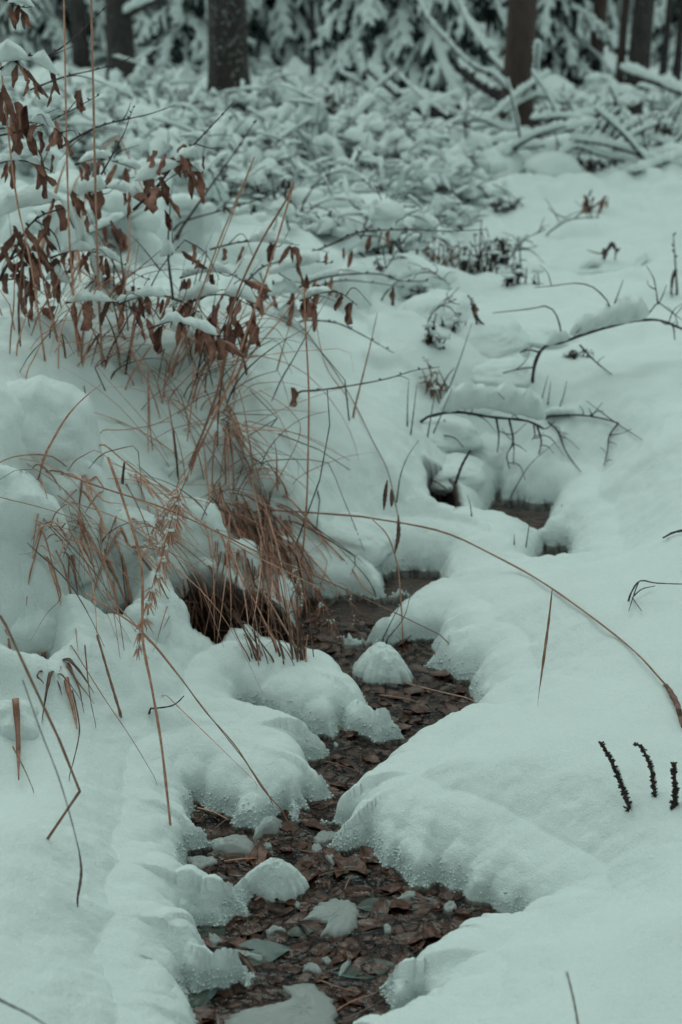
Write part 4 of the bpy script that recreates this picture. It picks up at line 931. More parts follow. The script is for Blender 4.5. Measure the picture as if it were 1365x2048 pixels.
branch('brown leafy shrub under heavy snow at the left edge', [(-20,600),(20,520),(70,440),(150,410)], 7, [[(20,520),(60,500),(110,520)], [(70,440),(110,470),(130,540)], [(0,560),(50,560),(90,590)]],
       scatter(0, 110, 450, 560, 36) + scatter(30, 130, 540, 620, 16) + scatter(100, 200, 380, 440, 10), [([(-20,432),(50,405),(120,398)], 34, 34), ([(120,400),(150,440),(170,500)], 42, 34), ([(170,470),(190,520),(205,570)], 30, 26), ([(90,560),(115,552),(140,565)], 26, 24)], 3.45, 'y', .1, **B)
branch('beech shrub twig with small leaves behind the left leaf mass', [(150,600),(190,560),(240,540),(300,560)], 4.6, [[(190,560),(200,520),(230,500)]], scatter(150, 300, 550, 620, 14), [([(180,560),(220,540),(270,545)], 18, 16)], None, 'b', 0, **B)
for lb, pts, n, Y in [('snowy leaf twig right of the leaf mass at the left edge', [(100,520),(150,500),(200,505),(250,530)], 12, 3.5), ('leaf twig drooping behind the tall stalks', [(120,400),(170,375),(230,372),(290,395)], 11, 3.7), ('short leaf twig under the snow-capped cluster', [(0,260),(50,245),(100,255),(140,285)], 9, 3.35),
   ('leaf twig between the tall stalks and the bunch of leaves', [(150,330),(200,318),(260,330),(300,352)], 9, 3.8), ('snowy leaf twig low behind the grass fan', [(360,560),(410,545),(460,550),(500,570)], 10, 3.75), ('leaf twig with snow just above the grass fan', [(230,610),(290,590),(350,600),(400,625)], 12, 3.45),
   ('leaf twig behind the broad straw blade', [(130,610),(190,600),(250,612),(290,640)], 10, 3.4), ('fine leaf twig reaching right above the crest spray', [(420,500),(480,485),(540,480),(600,490)], 7, 4.0), ('fine leaf twig at left edge below the corner cluster', [(-20,330),(30,318),(80,330),(110,352)], 9, 3.3),
   ('leaf twig tucked in snow right of crest spray', [(600,600),(640,585),(680,590),(715,610)], 5, 3.7), ('leaf twig low over the mound crest', [(300,655),(350,645),(400,655),(450,680)], 11, 3.35)]:
    pts = [(x, y + rng.normal(0, 3)) for x, y in pts]; D_ = smooth_path(pts, 40); ii = rng.integers(3, 40, n)
    sn = []
    for q in range(3):
        k0 = rng.integers(0, 26); sn.append(([tuple(D_[k0] - [0, 2]), tuple(D_[k0 + 6] - [0, 4]), tuple(D_[min(39, k0 + 13)] - [0, 2])], rng.uniform(9, 20), rng.uniform(9, 18)))
    subs = [[tuple(D_[k]), tuple(D_[k] + [rng.uniform(10, 30), rng.uniform(-25, 20)]), tuple(D_[k] + [rng.uniform(30, 60), rng.uniform(-40, 30)])] for k in rng.integers(5, 35, 3)]
    branch(lb, pts, 4.4, subs, [(D_[k][0] + rng.normal(0, 4), D_[k][1] + rng.uniform(0, 8)) for k in ii], sn, Y, 'y', rng.uniform(-.1, .1), **B)
# right-hand branches lying in the snow
branch('dark crooked branch with a ridge of snow on the right field', [(1065,762),(1070,729),(1080,705),(1096,690),(1130,683),(1173,667),(1244,647),(1280,641),(1321,641),(1375,662)], 7.5,
       [([(1224,655),(1222,616),(1205,590),(1178,570),(1140,567),(1106,572),(1070,575)], 3.6), ([(1225,620),(1236,590),(1247,560)], 3.4), ([(1282,638),(1300,625),(1316,606),(1340,622),(1365,640)], 3.6), ([(1124,680),(1120,650),(1111,626),(1095,612),(1060,618),(985,626)], 3.8),
        ([(1160,690),(1190,722),(1224,749)], 4), ([(1070,735),(1040,738),(962,757)], 3.5), ([(1316,606),(1314,590),(1312,575)], 4), ([(1080,705),(1060,700),(1040,705)], 5), ([(1321,641),(1345,650),(1350,680)], 5)], [],
       [([(1140,668),(1190,650),(1250,634),(1300,628)], 20, 30), ([(1092,690),(1112,680),(1140,676)], 14, 18)], None, 'b', .0, name='fallen_branch', cat='branch', buds=False, fine=14, taper=.6)
branch('dark twig branch under a thick snow roll above the opening', [(837,839),(906,824),(983,834),(1055,842),(1088,858)], 6.5,
       [([(993,836),(998,872),(995,905)], 5), ([(1019,839),(1027,883),(1014,910),(1019,936)], 5), ([(1022,850),(1028,890),(1027,930)], 4), ([(1075,852),(1083,882),(1078,908)], 5), ([(1068,850),(1070,870),(1064,880)], 4), ([(885,870),(910,876),(928,895)], 4)], [(890,838)],
       [([(880,818),(940,806),(1010,812),(1070,826),(1092,836)], 22, 42)], None, 'b', -.03, name='fallen_branch', cat='branch', buds=False, fine=14, taper=.7, lf=.7)
branch('thin bare branch running right from the snow roll', [(1085,834),(1152,830),(1200,836),(1237,846)], 4.5, [([(1237,846),(1219,872),(1216,900),(1208,932)], 4), ([(1096,844),(1116,862),(1132,903),(1162,944)], 4)], [], [([(1090,828),(1120,824),(1150,826)], 10, 12)], None, 'b', 0, name='fallen_branch', cat='branch', buds=False, fine=14, taper=.6)
branch('fine curly twig on the smooth snow at the right edge', [(1255,1202),(1278,1163),(1311,1166),(1365,1168),(1400,1166)], 4, [([(1278,1163),(1268,1190),(1258,1222)], 3), ([(1268,1192),(1285,1178),(1311,1172)], 3), ([(1265,1195),(1275,1210),(1284,1222)], 2.6)], [], [], None, 'b', -.05, name='twig', cat='twig', buds=False)
branch('small hooked dead stem standing in snow left of the crooked branch', [(955,650),(945,610),(938,590)], 5, [([(945,615),(958,640),(970,650)], 8)], [(948,605),(955,615)], [], None, 'b', 0, name='dead_herb', cat='dead plant', lf=.7)
branch('hooked dark twig looping out of the far snow at right', [(1205,525),(1215,500),(1225,485),(1232,500),(1230,520)], 8, [([(1215,510),(1190,505),(1175,500)], 4)], [], [([(1150,545),(1180,528),(1215,528)], 20, 14)], None, 'b', 0, name='twig', cat='twig')
branch('drooping dead stalk at the right edge of the far snow', [(1355,590),(1352,540),(1347,470)], 5, [([(1352,540),(1345,560),(1343,590)], 8)], [], [], None, 'b', 0, name='dead_herb', cat='dead plant')
branch('bent grass stem making a triangle in the far snow', [(929,412),(957,373),(985,414)], 6, [], [], [], None, 'bb', name='dead_herb', cat='dead plant', buds=False)
branch('two dark withered leaves on stalks in the far right snow', [(1178,425),(1176,400),(1180,385)], 5, [([(1178,420),(1200,405),(1215,392)], 4)], [(1176,390),(1182,395),(1178,400),(1212,392),(1214,400)], [], None, 'b', name='dead_herb', cat='dead plant', lf=1.1)

def herb(label, px, py, wpx, hpx, n, seed, mat='herb', snow=True, group='dried herbs in the snow'):
    r = np.random.default_rng(seed); g = ground(px, py); t = thing('dead_herb', label, 'dead plant', g, group); k = dist(g) / FPX
    mb = MB(); lb = MB(); sb = MB()
    for i in range(n):
        b = g + np.array([r.normal(0, wpx * .28 * k), r.normal(0, wpx * .2 * k), 0]); b[2] = Hs(b[0], b[1]) - .01
        h = hpx * k * r.uniform(.5, 1.1); a = r.uniform(0, 6.28); ln = r.uniform(.1, .7)
        tip = b + np.array([math.cos(a) * ln * h, math.sin(a) * ln * h, h * (1 - .25 * ln)]); mid = (b + tip) / 2 + np.array([0, 0, h * .12])
        P = smooth_path([b, mid, tip], 7); mb.add(*tube(P, np.linspace(1.5, .6, 7) * k * 1.3, 4))
        for q in range(r.integers(1, 5)):
            p = P[r.integers(2, 7)]; a2 = r.uniform(0, 6.28); d = np.array([math.cos(a2), math.sin(a2), r.uniform(-1.6, .2)]); d /= np.linalg.norm(d); l2 = k * r.uniform(10, 26)
            lb.add(*tube([p, p + d * l2 * .5, p + d * l2], [k * 1, k * r.uniform(2.5, 5), k * .5], 4, .3))
        if snow and r.random() < .55:
            p = P[r.integers(3, 7)]; sb.add(*blob(p, np.array([k * r.uniform(6, 13), k * r.uniform(6, 11), k * r.uniform(4, 8)]), seed + i, .35, 8, 5))
    mb.build('stem', M[mat], t)['kind'] = 'stuff'; lb.build('leaf', M[mat], t)['kind'] = 'stuff'
    if sb.n: sb.build('snow', M['snow'], t)['kind'] = 'stuff'
HERBS = [('dark dried herb cluster in mid snow below the long beech twig', 955, 548, 110, 70, 26), ('reddish dried herb left of the dark cluster', 890, 530, 100, 55, 18), ('dried herb at the end of the long beech twig', 985, 520, 60, 70, 14), ('herb remains right of the dark cluster', 1030, 570, 60, 45, 12),
 ('low dark herb above the small burrow', 905, 648, 60, 40, 10), ('snowy herb clump left of the snow roll', 885, 790, 60, 60, 14), ('dark herb stems in the hollow above the brook', 880, 1010, 44, 42, 12), ('dark sedge inside the snow-capped hole by the brook', 900, 985, 36, 20, 8),
 ('dark bramble stems beyond the snow hump', 735, 425, 110, 80, 26), ('slender dark stems above the leafy spray', 470, 395, 130, 90, 22), ('slender herb stems before the snow hump', 660, 440, 80, 60, 14), ('low dark stems behind the leafy spray', 560, 420, 110, 70, 18),
 ('dark weeds beside the fallen log', 640, 275, 60, 110, 14), ('tall dark weeds in front of the log at centre', 690, 270, 40, 100, 10), ('weeds at the near end of the log', 840, 300, 60, 50, 12), ('dark weed tips on the far right snow', 1010, 420, 60, 30, 10), ('weeds under the right brush pile', 1185, 345, 90, 50, 16),
 ('dark weeds between the two left trunks', 320, 240, 90, 80, 18), ('weeds left of the speckled trunk', 395, 235, 40, 60, 10), ('weeds left of the curved trunk', 150, 260, 120, 60, 16), ('weeds below the speckled trunk', 500, 290, 120, 60, 18), ('sparse weeds on the centre hummocks', 600, 330, 120, 55, 16),
 ('sparse weeds below the log', 760, 350, 110, 55, 16), ('weeds right of the reddish trunk', 1110, 260, 80, 70, 14), ('weed stems on the slope below the long twig', 840, 560, 90, 50, 14), ('dark burrow weeds on the middle slope', 870, 690, 50, 50, 10), ('weeds by the right fallen branch', 1150, 712, 40, 24, 10), ('weeds at the right edge behind the pile', 1330, 280, 70, 60, 12)]
for i, (lb, px, py, wp, hp, n) in enumerate(HERBS): herb(lb, px, py, wp, hp, n, 300 + i, 'herb' if i not in (1, 5) else 'straw_dark')
# straws lying in the water
STRAWS = ['level straw in the water above the thin grey slush sheet', 'straw floating left of the clear ice plate', 'straw in the dark water wedge, long one', 'straw in the dark water wedge, short cross piece', 'straw at the tip of the lobe beside the pointed snow lump', 'straw behind the round ice bead', 'short straw standing off the slate leaf',
 'straw behind the slate leaf', 'straw at the bottom right bank, upper of two', 'straw at the bottom right bank, lower of two', 'straw beside the large grey-green leaf', 'straw under the front of the upper left lobe', 'straw in the upper pool below the snow cone', 'straw where the brook narrows']
for i, pp in enumerate([[(450,1722),(480,1718),(515,1716)], [(520,1690),(560,1680),(600,1672)], [(395,1615),(430,1625),(458,1640)], [(426,1660),(445,1645),(462,1632)], [(510,1800),(525,1790),(520,1770)], [(600,1700),(640,1705),(680,1690)], [(690,1780),(695,1765),(705,1750)], [(640,1750),(690,1740),(740,1742)], [(660,2030),(700,2005),(755,1985)], [(690,2040),(730,2020),(775,1995)], [(640,1960),(680,1975),(720,1985)], [(620,1425),(660,1440),(700,1470)], [(760,1390),(800,1395),(840,1405)], [(640,1520),(680,1530),(720,1545)]]):
    Q = np.array([at_z(a, b, .002 + .003 * k) for k, (a, b) in enumerate(pp)]); V, F = tube(smooth_path(Q, 8), np.linspace(1.8, 1, 8) * dist(Q[0]) / FPX, 5, .7)
    tag(mk('grass_stalk', V, F, M['straw_dark' if i % 2 else 'straw'], origin=Q[0]), STRAWS[i], 'grass stalk', 'straws in the brook')

GS_ = 'bent stems in the middle distance'
for i, (lb, pts) in enumerate([('bent bare stem arching left of the dark bramble', [(600,420),(640,360),(700,345),(760,390)]), ('long thin stem lying toward the log', [(690,310),(760,345),(810,395),(840,440)]), ('slender stem behind the straw tips', [(470,330),(520,290),(580,285),(640,310)]), ('slender stem below the speckled trunk', [(380,330),(430,285),(500,275)]),
   ('thin dark stem in front of the log', [(780,330),(800,270),(790,200)]), ('thin dark stem left of the brush pile', [(880,320),(900,260),(940,215)]), ('thin forked stem beside the slanting stake', [(600,300),(612,230),(605,170)]), ('thin stem before the curved trunk', [(210,290),(235,240),(290,215)]),
   ('low arching stem above the snow hump', [(720,470),(780,430),(850,440),(880,475)]), ('low arching stem right of the dry herbs', [(1010,530),(1050,480),(1090,460)]), ('curved stem on the slope under the long twig', [(760,600),(800,560),(860,545),(900,570)]), ('fine stem crossing the right far snow', [(1090,470),(1140,440),(1200,435)]),
   ('upright thin stem between log and reddish trunk', [(935,300),(930,240),(940,180)]), ('thin leaning stem at the right pile', [(1150,330),(1180,270),(1240,200)]), ('thin leaning stem right of the pile', [(1300,320),(1290,260),(1310,190)]), ('fine stem left of the hooked dead stem', [(850,660),(870,620),(910,600)])]):
    D_ = smooth_path(pts, 20); sn = [([tuple(D_[k] - [0, 2]), tuple(D_[k + 2] - [0, 3]), tuple(D_[k + 5] - [0, 2])], rng.uniform(4, 8), rng.uniform(5, 9)) for k in rng.integers(2, 14, 2)]
    branch(lb, pts, 3.6, [[tuple(D_[k]), tuple(D_[k] + [rng.uniform(-20, 20), -14]), tuple(D_[k] + [rng.uniform(-45, 45), rng.uniform(-35, 5)])] for k in rng.integers(4, 18, 4)], [], sn, None, 'b', rng.uniform(-.1, .1), name='bent_weed', cat='dead plant', group=GS_, taper=.4, fine=4)
# ================================================================== FOREST EDGE
def bark_mat(name, c0, c1, lichen):
    m, t, p, out = new_mat(name); tc = N(t, 'TexCoord'); co = tc.outputs['Object']
    mp = N(t, 'Mapping'); mp.inputs['Scale'].default_value = (1, 1, .35); t.links.new(co, mp.inputs[0])
    v = N(t, 'TexVoronoi'); v.inputs['Scale'].default_value = 30; t.links.new(mp.outputs[0], v.inputs['Vector'])
    n1 = noise_node(t, 18, 6, .65, mp.outputs[0]); r = ramp_node(t, [(.3, c0), (.7, c1)], n1.outputs[0])
    n2 = noise_node(t, 55, 5, .75, co); th = N(t, 'MapRange'); t.links.new(n2.outputs[0], th.inputs[0]); th.inputs[1].default_value = .64 - lichen; th.inputs[2].default_value = .67 - lichen
    geo = N(t, 'NewGeometry'); sx = N(t, 'SeparateXYZ'); t.links.new(geo.outputs['Normal'], sx.inputs[0])
    col = mixc(t, r.outputs[0], (.62, .68, .67), th.outputs[0]); t.links.new(col, p.inputs['Base Color'])
    b = bump_node(t, v.outputs[0], .8, .012); b = bump_node(t, n1.outputs[0], .6, .008, b); t.links.new(b.outputs[0], p.inputs['Normal']); p.inputs['Roughness'].default_value = .85
    return m
M['bark_speckled'] = bark_mat('bark_snow_speckled', (.013, .010, .010), (.040, .026, .024), .035)
M['bark_red'] = bark_mat('bark_reddish', (.032, .019, .017), (.08, .047, .041), -.06)
M['bark_dark'] = bark_mat('bark_dark', (.015, .013, .013), (.05, .038, .036), 0)
# one spruce bough, drooping fingers with snow on top; three patterns shared by all trees
def bough_meshes(seed):
    r = np.random.default_rng(seed); nb = MB(); sb = MB()
    sp = np.array([(s, .04 * math.sin(s * 4 + seed), .10 * s - .42 * s * s) for s in np.linspace(0, 1, 9)])
    nb.add(*tube(sp, np.linspace(.022, .012, 9), 5)); sb.add(*snow_strip(sp[1:] + np.array([0, 0, .012]), .05, .045, seed, 7, .4, 12))
    for i in range(44):
        s = .08 + .90 * r.random(); side = 1 if i % 2 else -1; j = min(7, int(s * 8)); p = sp[j] + (sp[j + 1] - sp[j]) * (s * 8 - j) + r.normal(0, .012, 3)
        ln = (.26 * (1 - s) ** .6 + .10) * r.uniform(.5, 1.3); a = side * r.uniform(.1, 1.3); d = np.array([math.cos(a), math.sin(a), 0]); dr = r.uniform(.3, 1.2)
        Q = np.array([p + d * ln * u * (1 - .2 * u) + np.array([0, 0, -dr * ln * u ** 1.6]) for u in np.linspace(0, 1, 5)])
        nb.add(*tube(Q, np.array([.010, .026, .030, .024, .006]) * r.uniform(.8, 1.3), 5, .6))
        for k in range(9):
            u = r.uniform(.1, 1); q = Q[int(u * 4)]; dd = np.array([d[0] + r.normal(0, .7), d[1] + r.normal(0, .7), -r.uniform(.2, 1.4)]); dd /= np.linalg.norm(dd)
            nb.add(*tube([q, q + dd * r.uniform(.04, .09)], [.010, .0015], 3))
        if r.random() < .72:
            nv = np.cross(np.gradient(Q, axis=0), np.cross([0, 0, 1.], d)); nv /= np.linalg.norm(nv, axis=1)[:, None] + 1e-9; nv *= np.sign(nv[:, 2:3] + .3 * (nv @ d)[:, None])
            k0 = r.integers(0, 2); k1 = r.integers(4, 6)
            Qs = smooth_path((Q + nv * .016)[k0:k1], 7); sb.add(*tube(Qs, np.array([.006, .026, .034, .024, .032, .020, .004]) * r.uniform(.6, 1.35) * (1 + r.normal(0, .22, 7)), 6, .75))
        if r.random() < .25: sb.add(*blob(p + np.array([0, 0, .02]), np.array([.07, .06, .035]) * r.uniform(.6, 1.4), i + seed, .5, 8, 5))
    out = []
    for mb, nm, mat in ((nb, 'bough', M['needles']), (sb, 'snow', M['snow'])):
        me = bpy.data.meshes.new(nm); me.from_pydata(np.concatenate(mb.V).tolist(), [], mb.F); me.materials.append(mat)
        me.polygons.foreach_set('use_smooth', np.ones(len(me.polygons), bool)); me.update(); out.append(me)
    return out
BOUGH = [bough_meshes(s) for s in (1, 2, 3, 4)]
def add_bough(t, p, az, L, tilt, k):
    b = inst('bough', BOUGH[k][0], t, p, (rng.normal(0, .1), tilt, az), (L, L * rng.uniform(.85, 1.15), L))
    s = bpy.data.objects.new('snow', BOUGH[k][1]); COL.objects.link(s); s.parent = b
def trunk_mesh(t, base, h, r, mat, lean=(0, 0), curve=0, seed=0, sides=14, name='trunk'):
    n = 26; z = np.linspace(-.15, 1, n) ; P = []
    for i, s in enumerate(np.linspace(0, 1, n)):
        P.append((base[0] + lean[0] * h * s + curve * math.sin(s * 7), base[1] + lean[1] * h * s, base[2] - .15 + h * s))
    rr = r * (1 - .75 * np.linspace(0, 1, n)) * (1 + .35 * np.exp(-np.linspace(0, h, n) / .22)); V, F = tube(P, rr, sides, 1)
    V = V + (r * .06) * np.stack([pn(V[:, 0] * 9 + seed, V[:, 2] * 5, seed), pn(V[:, 1] * 9, V[:, 2] * 5, seed + 1), np.zeros(len(V))], 1)
    return mk(name, V, F, M[mat], t), np.array(P)
def tree(label, base, h, r, mat, lean=(0, 0), curve=0, seed=0, low=4.2, n=14, L0=1.6, group='tall spruces at the forest edge'):
    t = thing('spruce_tree', label, 'tree', base, group); _, P = trunk_mesh(t, base, h, r, mat, lean, curve, seed)
    for i in range(n):
        s = low / h + (1 - low / h) * (i + .5) / n; p = P[min(len(P) - 1, int(s * (len(P) - 1)))]
        add_bough(t, p, i * 2.4 + seed, L0 * (1.1 - .8 * s), .25, i % 4)
    return t
def at_ground(px, py): return ground(px, py)
tree('speckled trunk with snow stuck to its bark, left of centre', at_ground(460, 232), 11, .122, 'bark_speckled', (.002, 0), .004, 1)
tree('reddish brown straight trunk rising from the brush pile on the right', at_ground(1030, 266), 11, .098, 'bark_red', (.012, 0), .004, 2)
tree('dark curved trunk with a snowy side limb at upper left', at_ground(243, 172), 9, .108, 'bark_dark', (-.004, 0), .03, 3)
# unseen spruces added behind and beside the camera to darken the near snow
for i, (x, y, lb) in enumerate([(-3.2, -2.2, 'unseen tall spruce added for shade behind the camera on the left'), (2.6, -2.6, 'unseen tall spruce added for shade behind the camera on the right'), (5.2, 1.2, 'unseen tall spruce added for shade right of the clearing'), (-.4, -5.0, 'unseen tall spruce added for shade far behind the camera'), (5.8, -2.6, 'unseen tall spruce added for shade behind the right side of the clearing'), (-6.0, .6, 'unseen tall spruce added for shade left of the clearing')]):
    tree(lb, np.array([x, y, Hs(x, y)]), 12, .13, 'bark_dark', (0, 0), .01, 60 + i, 2.2, 44, 2.3, 'unseen spruces added to shade the near ground')
for i, (px, py, wp, mat, lb) in enumerate([(1187, 150, 28, 'bark_red', 'slim reddish trunk behind the pile, left of a far row'), (1238, 170, 15, 'bark_red', 'thin reddish sapling trunk in the far row at right'), (1271, 185, 40, 'bark_dark', 'thick dark trunk in the far row at right'),
        (1325, 155, 13, 'bark_dark', 'thin black trunk near the right edge, left of two'), (1352, 165, 15, 'bark_dark', 'thin black trunk at the right edge, right of two'), (626, 150, 10, 'bark_dark', 'pole-thin dark trunk between speckled trunk and snowy spruce'),
        (165, 130, 30, 'bark_dark', 'dim far trunk left of the curved one'), (905, 120, 22, 'bark_dark', 'dim far trunk behind the snowy spruce'), (560, 95, 26, 'bark_dark', 'dim far trunk right of the speckled trunk'), (60, 110, 34, 'bark_dark', 'dim far trunk near the left edge'), (1110, 100, 24, 'bark_dark', 'dim far trunk right of the reddish trunk')]):
    g = at_ground(px, py); tree(lb, g, 9, wp * .5 / FPX * dist(g), mat, (rng.normal(0, .01), 0), .01, 20 + i, 3.4, 9, 1.3, 'trunks deeper in the forest')
def sapling(label, px, Y, h, n, L0, seed, group='young snow-laden spruces'):
    x = at_y(px, 100, Y)[0]; g = np.array([x, Y, Hs(x, Y)]); t = thing('young_spruce', label, 'young spruce', g, group)
    trunk_mesh(t, g, h, .02 + .012 * h, 'bark_dark', (0, 0), .01, seed, 7)
    for i in range(n):
        s = .06 + .9 * (i / n) ** 1.9; add_bough(t, g + np.array([0, 0, h * s]), i * 2.4 + seed * 1.3, L0 * (1.05 - .85 * s) * rng.uniform(.8, 1.2), .15 + .25 * (1 - s), i % 4)
SAP = [('broad snow-laden spruce with drooping fingers at top centre', 815, 11.8, 3.4, 48, 1.0), ('snowy young spruce between the two left trunks', 375, 13.0, 2.2, 26, .75), ('snowy young spruce right of the reddish trunk', 1105, 12.2, 2.4, 26, .7), ('young spruce behind the pole-thin trunk', 560, 14.2, 3.2, 30, .95), ('young spruce at the far left behind the curved trunk', 90, 13.6, 3.0, 30, .95),
       ('young spruce crowding the right edge', 1400, 14.0, 3.0, 28, .9), ('young spruce behind the far row at right', 1250, 16.5, 3.6, 30, 1.1), ('young spruce deep behind the snowy spruce', 700, 17.0, 4.0, 32, 1.2), ('young spruce deep behind the reddish trunk', 980, 16.0, 3.6, 30, 1.1), ('young spruce deep behind the speckled trunk', 450, 17.0, 4.0, 32, 1.2),
       ('young spruce deep behind the curved trunk', 250, 16.5, 3.6, 30, 1.1), ('young spruce filling the far left corner', -40, 17.0, 3.8, 30, 1.2), ('last young spruce in the gap at far centre', 860, 20.5, 4.5, 32, 1.4), ('last young spruce in the gap at far left centre', 330, 20.5, 4.5, 32, 1.4), ('last young spruce in the gap at far right', 1150, 20.5, 4.5, 32, 1.4), ('last young spruce far behind the pole-thin trunk', 620, 22, 4.6, 32, 1.5), ('last young spruce far behind the left corner', 120, 22, 4.6, 32, 1.5), ('last young spruce far beyond the right edge', 1380, 21, 4.6, 32, 1.5)]
for i, (lb, px, Y, h, n, L0) in enumerate(SAP): sapling(lb, px, Y, h, int(n * 1.5), L0, 40 + i)
# far wood: one mass of trunks and boughs where nothing can be told apart
fm = MB(); fs = MB()
wv = [(np.array([v.co for v in BOUGH[k][0].vertices]), [tuple(p.vertices) for p in BOUGH[k][0].polygons], np.array([v.co for v in BOUGH[k][1].vertices]), [tuple(p.vertices) for p in BOUGH[k][1].polygons]) for k in range(4)]
for i in range(70):
    Y = rng.uniform(24, 40); x = rng.uniform(-.62, .62) * Y; z0 = .4; h = rng.uniform(8, 13)
    V, F = tube([(x, Y, z0 - .2), (x, Y, z0 + h)], [.16, .04], 7); fm.add(V, F)
far_t = mk('distant_trees', np.concatenate(fm.V), fm.F, M['bark_dark']); tag(far_t, 'dim mass of trunks and snowy boughs deep in the forest', 'forest', kind='stuff')
nF = 0
for kk in range(4):
    pass
def far_boughs(which, name, mat):
    Vs, Fs, n = [], [], 0; r = np.random.default_rng(99)
    for i in range(420):
        Y = r.uniform(23, 36); x = r.uniform(-.6, .6) * Y; z = r.uniform(.3, 5.5); L = r.uniform(1.2, 2.2); az = r.uniform(0, 6.28); k = r.integers(4)
        V = wv[k][0 if which == 0 else 2] * L; c, s = math.cos(az), math.sin(az)
        Vs.append(np.stack([V[:, 0] * c - V[:, 1] * s + x, V[:, 0] * s + V[:, 1] * c + Y, V[:, 2] + z], 1)); Fs += [tuple(q + n for q in f) for f in wv[k][1 if which == 0 else 3]]; n += len(V)
    o = mk(name, np.concatenate(Vs), Fs, mat, far_t); o['kind'] = 'stuff'
# logs, poles and fallen branches
def log(label, pts, w, sw, sh, mat='bark_dark', anchor='bb', dy=0, Y=None, lift=0, group=None, taper=.8, name='fallen_log', cat='log', stubs=0):
    P = px_path(pts, anchor, dy, 0, Y, 12); P = P + np.array([0, 0, lift]); t = thing(name, label, cat, P[0], group)
    V, F = stem_shape(P, w, taper, 10, 1, 16); mk('wood', V, F, M[mat], t); k = dist(P[len(P) // 2]) / FPX
    Q = P + np.array([0, 0, w * .32 * k]); V, F = snow_strip(Q, sw * k, sh * k, int(pts[0][0]) % 89, 10, .5); mk('snow', V, F, M['snow'], t)
    for q in range(stubs):
        p = P[rng.integers(2, len(P) - 2)]; d = np.array([rng.normal(0, .6), rng.normal(0, .4), rng.uniform(.2, 1)]); ln = rng.uniform(.12, .4)
        R_ = [p, p + d * ln * .5 + np.array([0, 0, .02]), p + d * ln]; V, F = tube(smooth_path(R_, 6), np.linspace(.012, .004, 6), 5); mk('side_branch', V, F, M[mat], t)
        V, F = snow_strip(np.array(R_) + np.array([0, 0, .012]), .022, .03, q + 5, 7); mk('snow', V, F, M['snow'], t)
    return t
log('thick fallen log under deep snow lying across the centre', [(560,228),(665,222),(760,222),(840,222),(915,226)], 44, 26, 26, 'bark_dark', 'y', .5, 9.3, .0, stubs=6)
log('thin lower log beneath the thick fallen one', [(640,252),(720,250),(800,262),(900,275)], 18, 11, 12, 'bark_red', 'y', .2, 9.0, stubs=3)
log('split stake slanting down to the log at centre', [(566,146),(595,175),(628,212)], 18, 11, 9, 'bark_red', 'y', -.3, 9.8, taper=1)
log('snowy limb sticking up from the log, left of two', [(716,92),(722,125),(730,160)], 11, 8, 10, 'bark_dark', 'y', -.1, 9.6, taper=1)
log('snowy limb slanting onto the log, right of two', [(737,138),(768,165),(800,194)], 14, 10, 12, 'bark_dark', 'y', -.1, 9.5, taper=1)
log('slender snowy bough leaning on the reddish trunk, long upper one', [(910,-20),(930,30),(952,67),(983,113),(1024,156)], 8, 6, 7, 'bark_dark', 'y', -.4, 10.2, taper=1.4)
log('slender snowy bough leaning on the reddish trunk, lower one', [(834,-10),(860,40),(896,82),(942,128),(998,154)], 6, 5, 6, 'bark_dark', 'y', -.4, 10.4, taper=1.2)
log('dark leaning trunk piece left of the reddish trunk', [(915,128),(950,158),(1000,192)], 24, 9, 8, 'bark_dark', 'y', -.3, 10.6, taper=1)
log('sawn log end sticking out of the brush pile at right', [(1120,252),(1170,242),(1230,222),(1286,214)], 26, 17, 18, 'bark_dark', 'y', -.1, 9.0, taper=1)
log('snowy pole leaning in at the right edge', [(1240,138),(1300,160),(1380,192)], 14, 10, 12, 'bark_dark', 'y', -.5, 10.4)
log('snowy side limb of the curved trunk, raised one', [(250,140),(285,122),(312,102)], 12, 8, 8, 'bark_dark', 'y', -.2, 12.5)
log('heavy snowy limb above the curved trunk', [(240,40),(275,18),(330,-8)], 16, 18, 16, 'bark_dark', 'y', -.3, 11.6)
log('thin bent sapling crossing before the log', [(798,149),(840,190),(898,233)], 5, 4, 5, 'bark_dark', 'y', -.3, 8.9)
GP = 'branches of the right brush pile'
for i, (lb, pts, Y, sw) in enumerate([
   ('brush branch hooked against the foot of the reddish trunk', [(1005,228),(1040,205),(1075,192),(1127,207)], 8.9, 15), ('long brush branch running along the pile to the right edge', [(911,289),(998,285),(1060,276),(1127,262),(1203,251),(1280,267),(1365,306)], 8.3, 17),
   ('short brush branch at the front left of the pile', [(975,322),(1010,306),(1044,296),(1090,292)], 7.9, 16), ('arched brush branch over the dark gap', [(1095,340),(1120,312),(1152,294),(1209,312),(1290,330)], 7.8, 14), ('brush branch rising to the right edge of the pile', [(1260,348),(1310,330),(1375,308)], 7.7, 15),
   ('steep brush branch right of the sawn log', [(1200,236),(1260,252),(1320,285),(1370,320)], 8.6, 14), ('brush branch crossing under the sawn log', [(1060,240),(1130,236),(1210,262),(1260,300)], 8.5, 13), ('thin brush branch at the left end of the pile', [(885,270),(930,262),(985,250),(1040,252)], 8.8, 10),
   ('brush branch leaning into the dark gap', [(1170,300),(1190,280),(1215,258)], 8.2, 8), ('upright brush fork in the middle of the pile', [(1205,300),(1222,280),(1235,252)], 8.2, 7), ('low brush branch in front of the trunk foot', [(900,250),(960,240),(1015,262),(1065,262)], 8.6, 12), ('outer brush branch curling at the right', [(1290,262),(1330,240),(1385,235)], 8.9, 12)]):
    log(lb, pts, sw * .6, sw * .7, sw * .8, 'bark_dark', 'y', .15, Y, 0, GP, .5, 'fallen_branch', 'branch', 2)
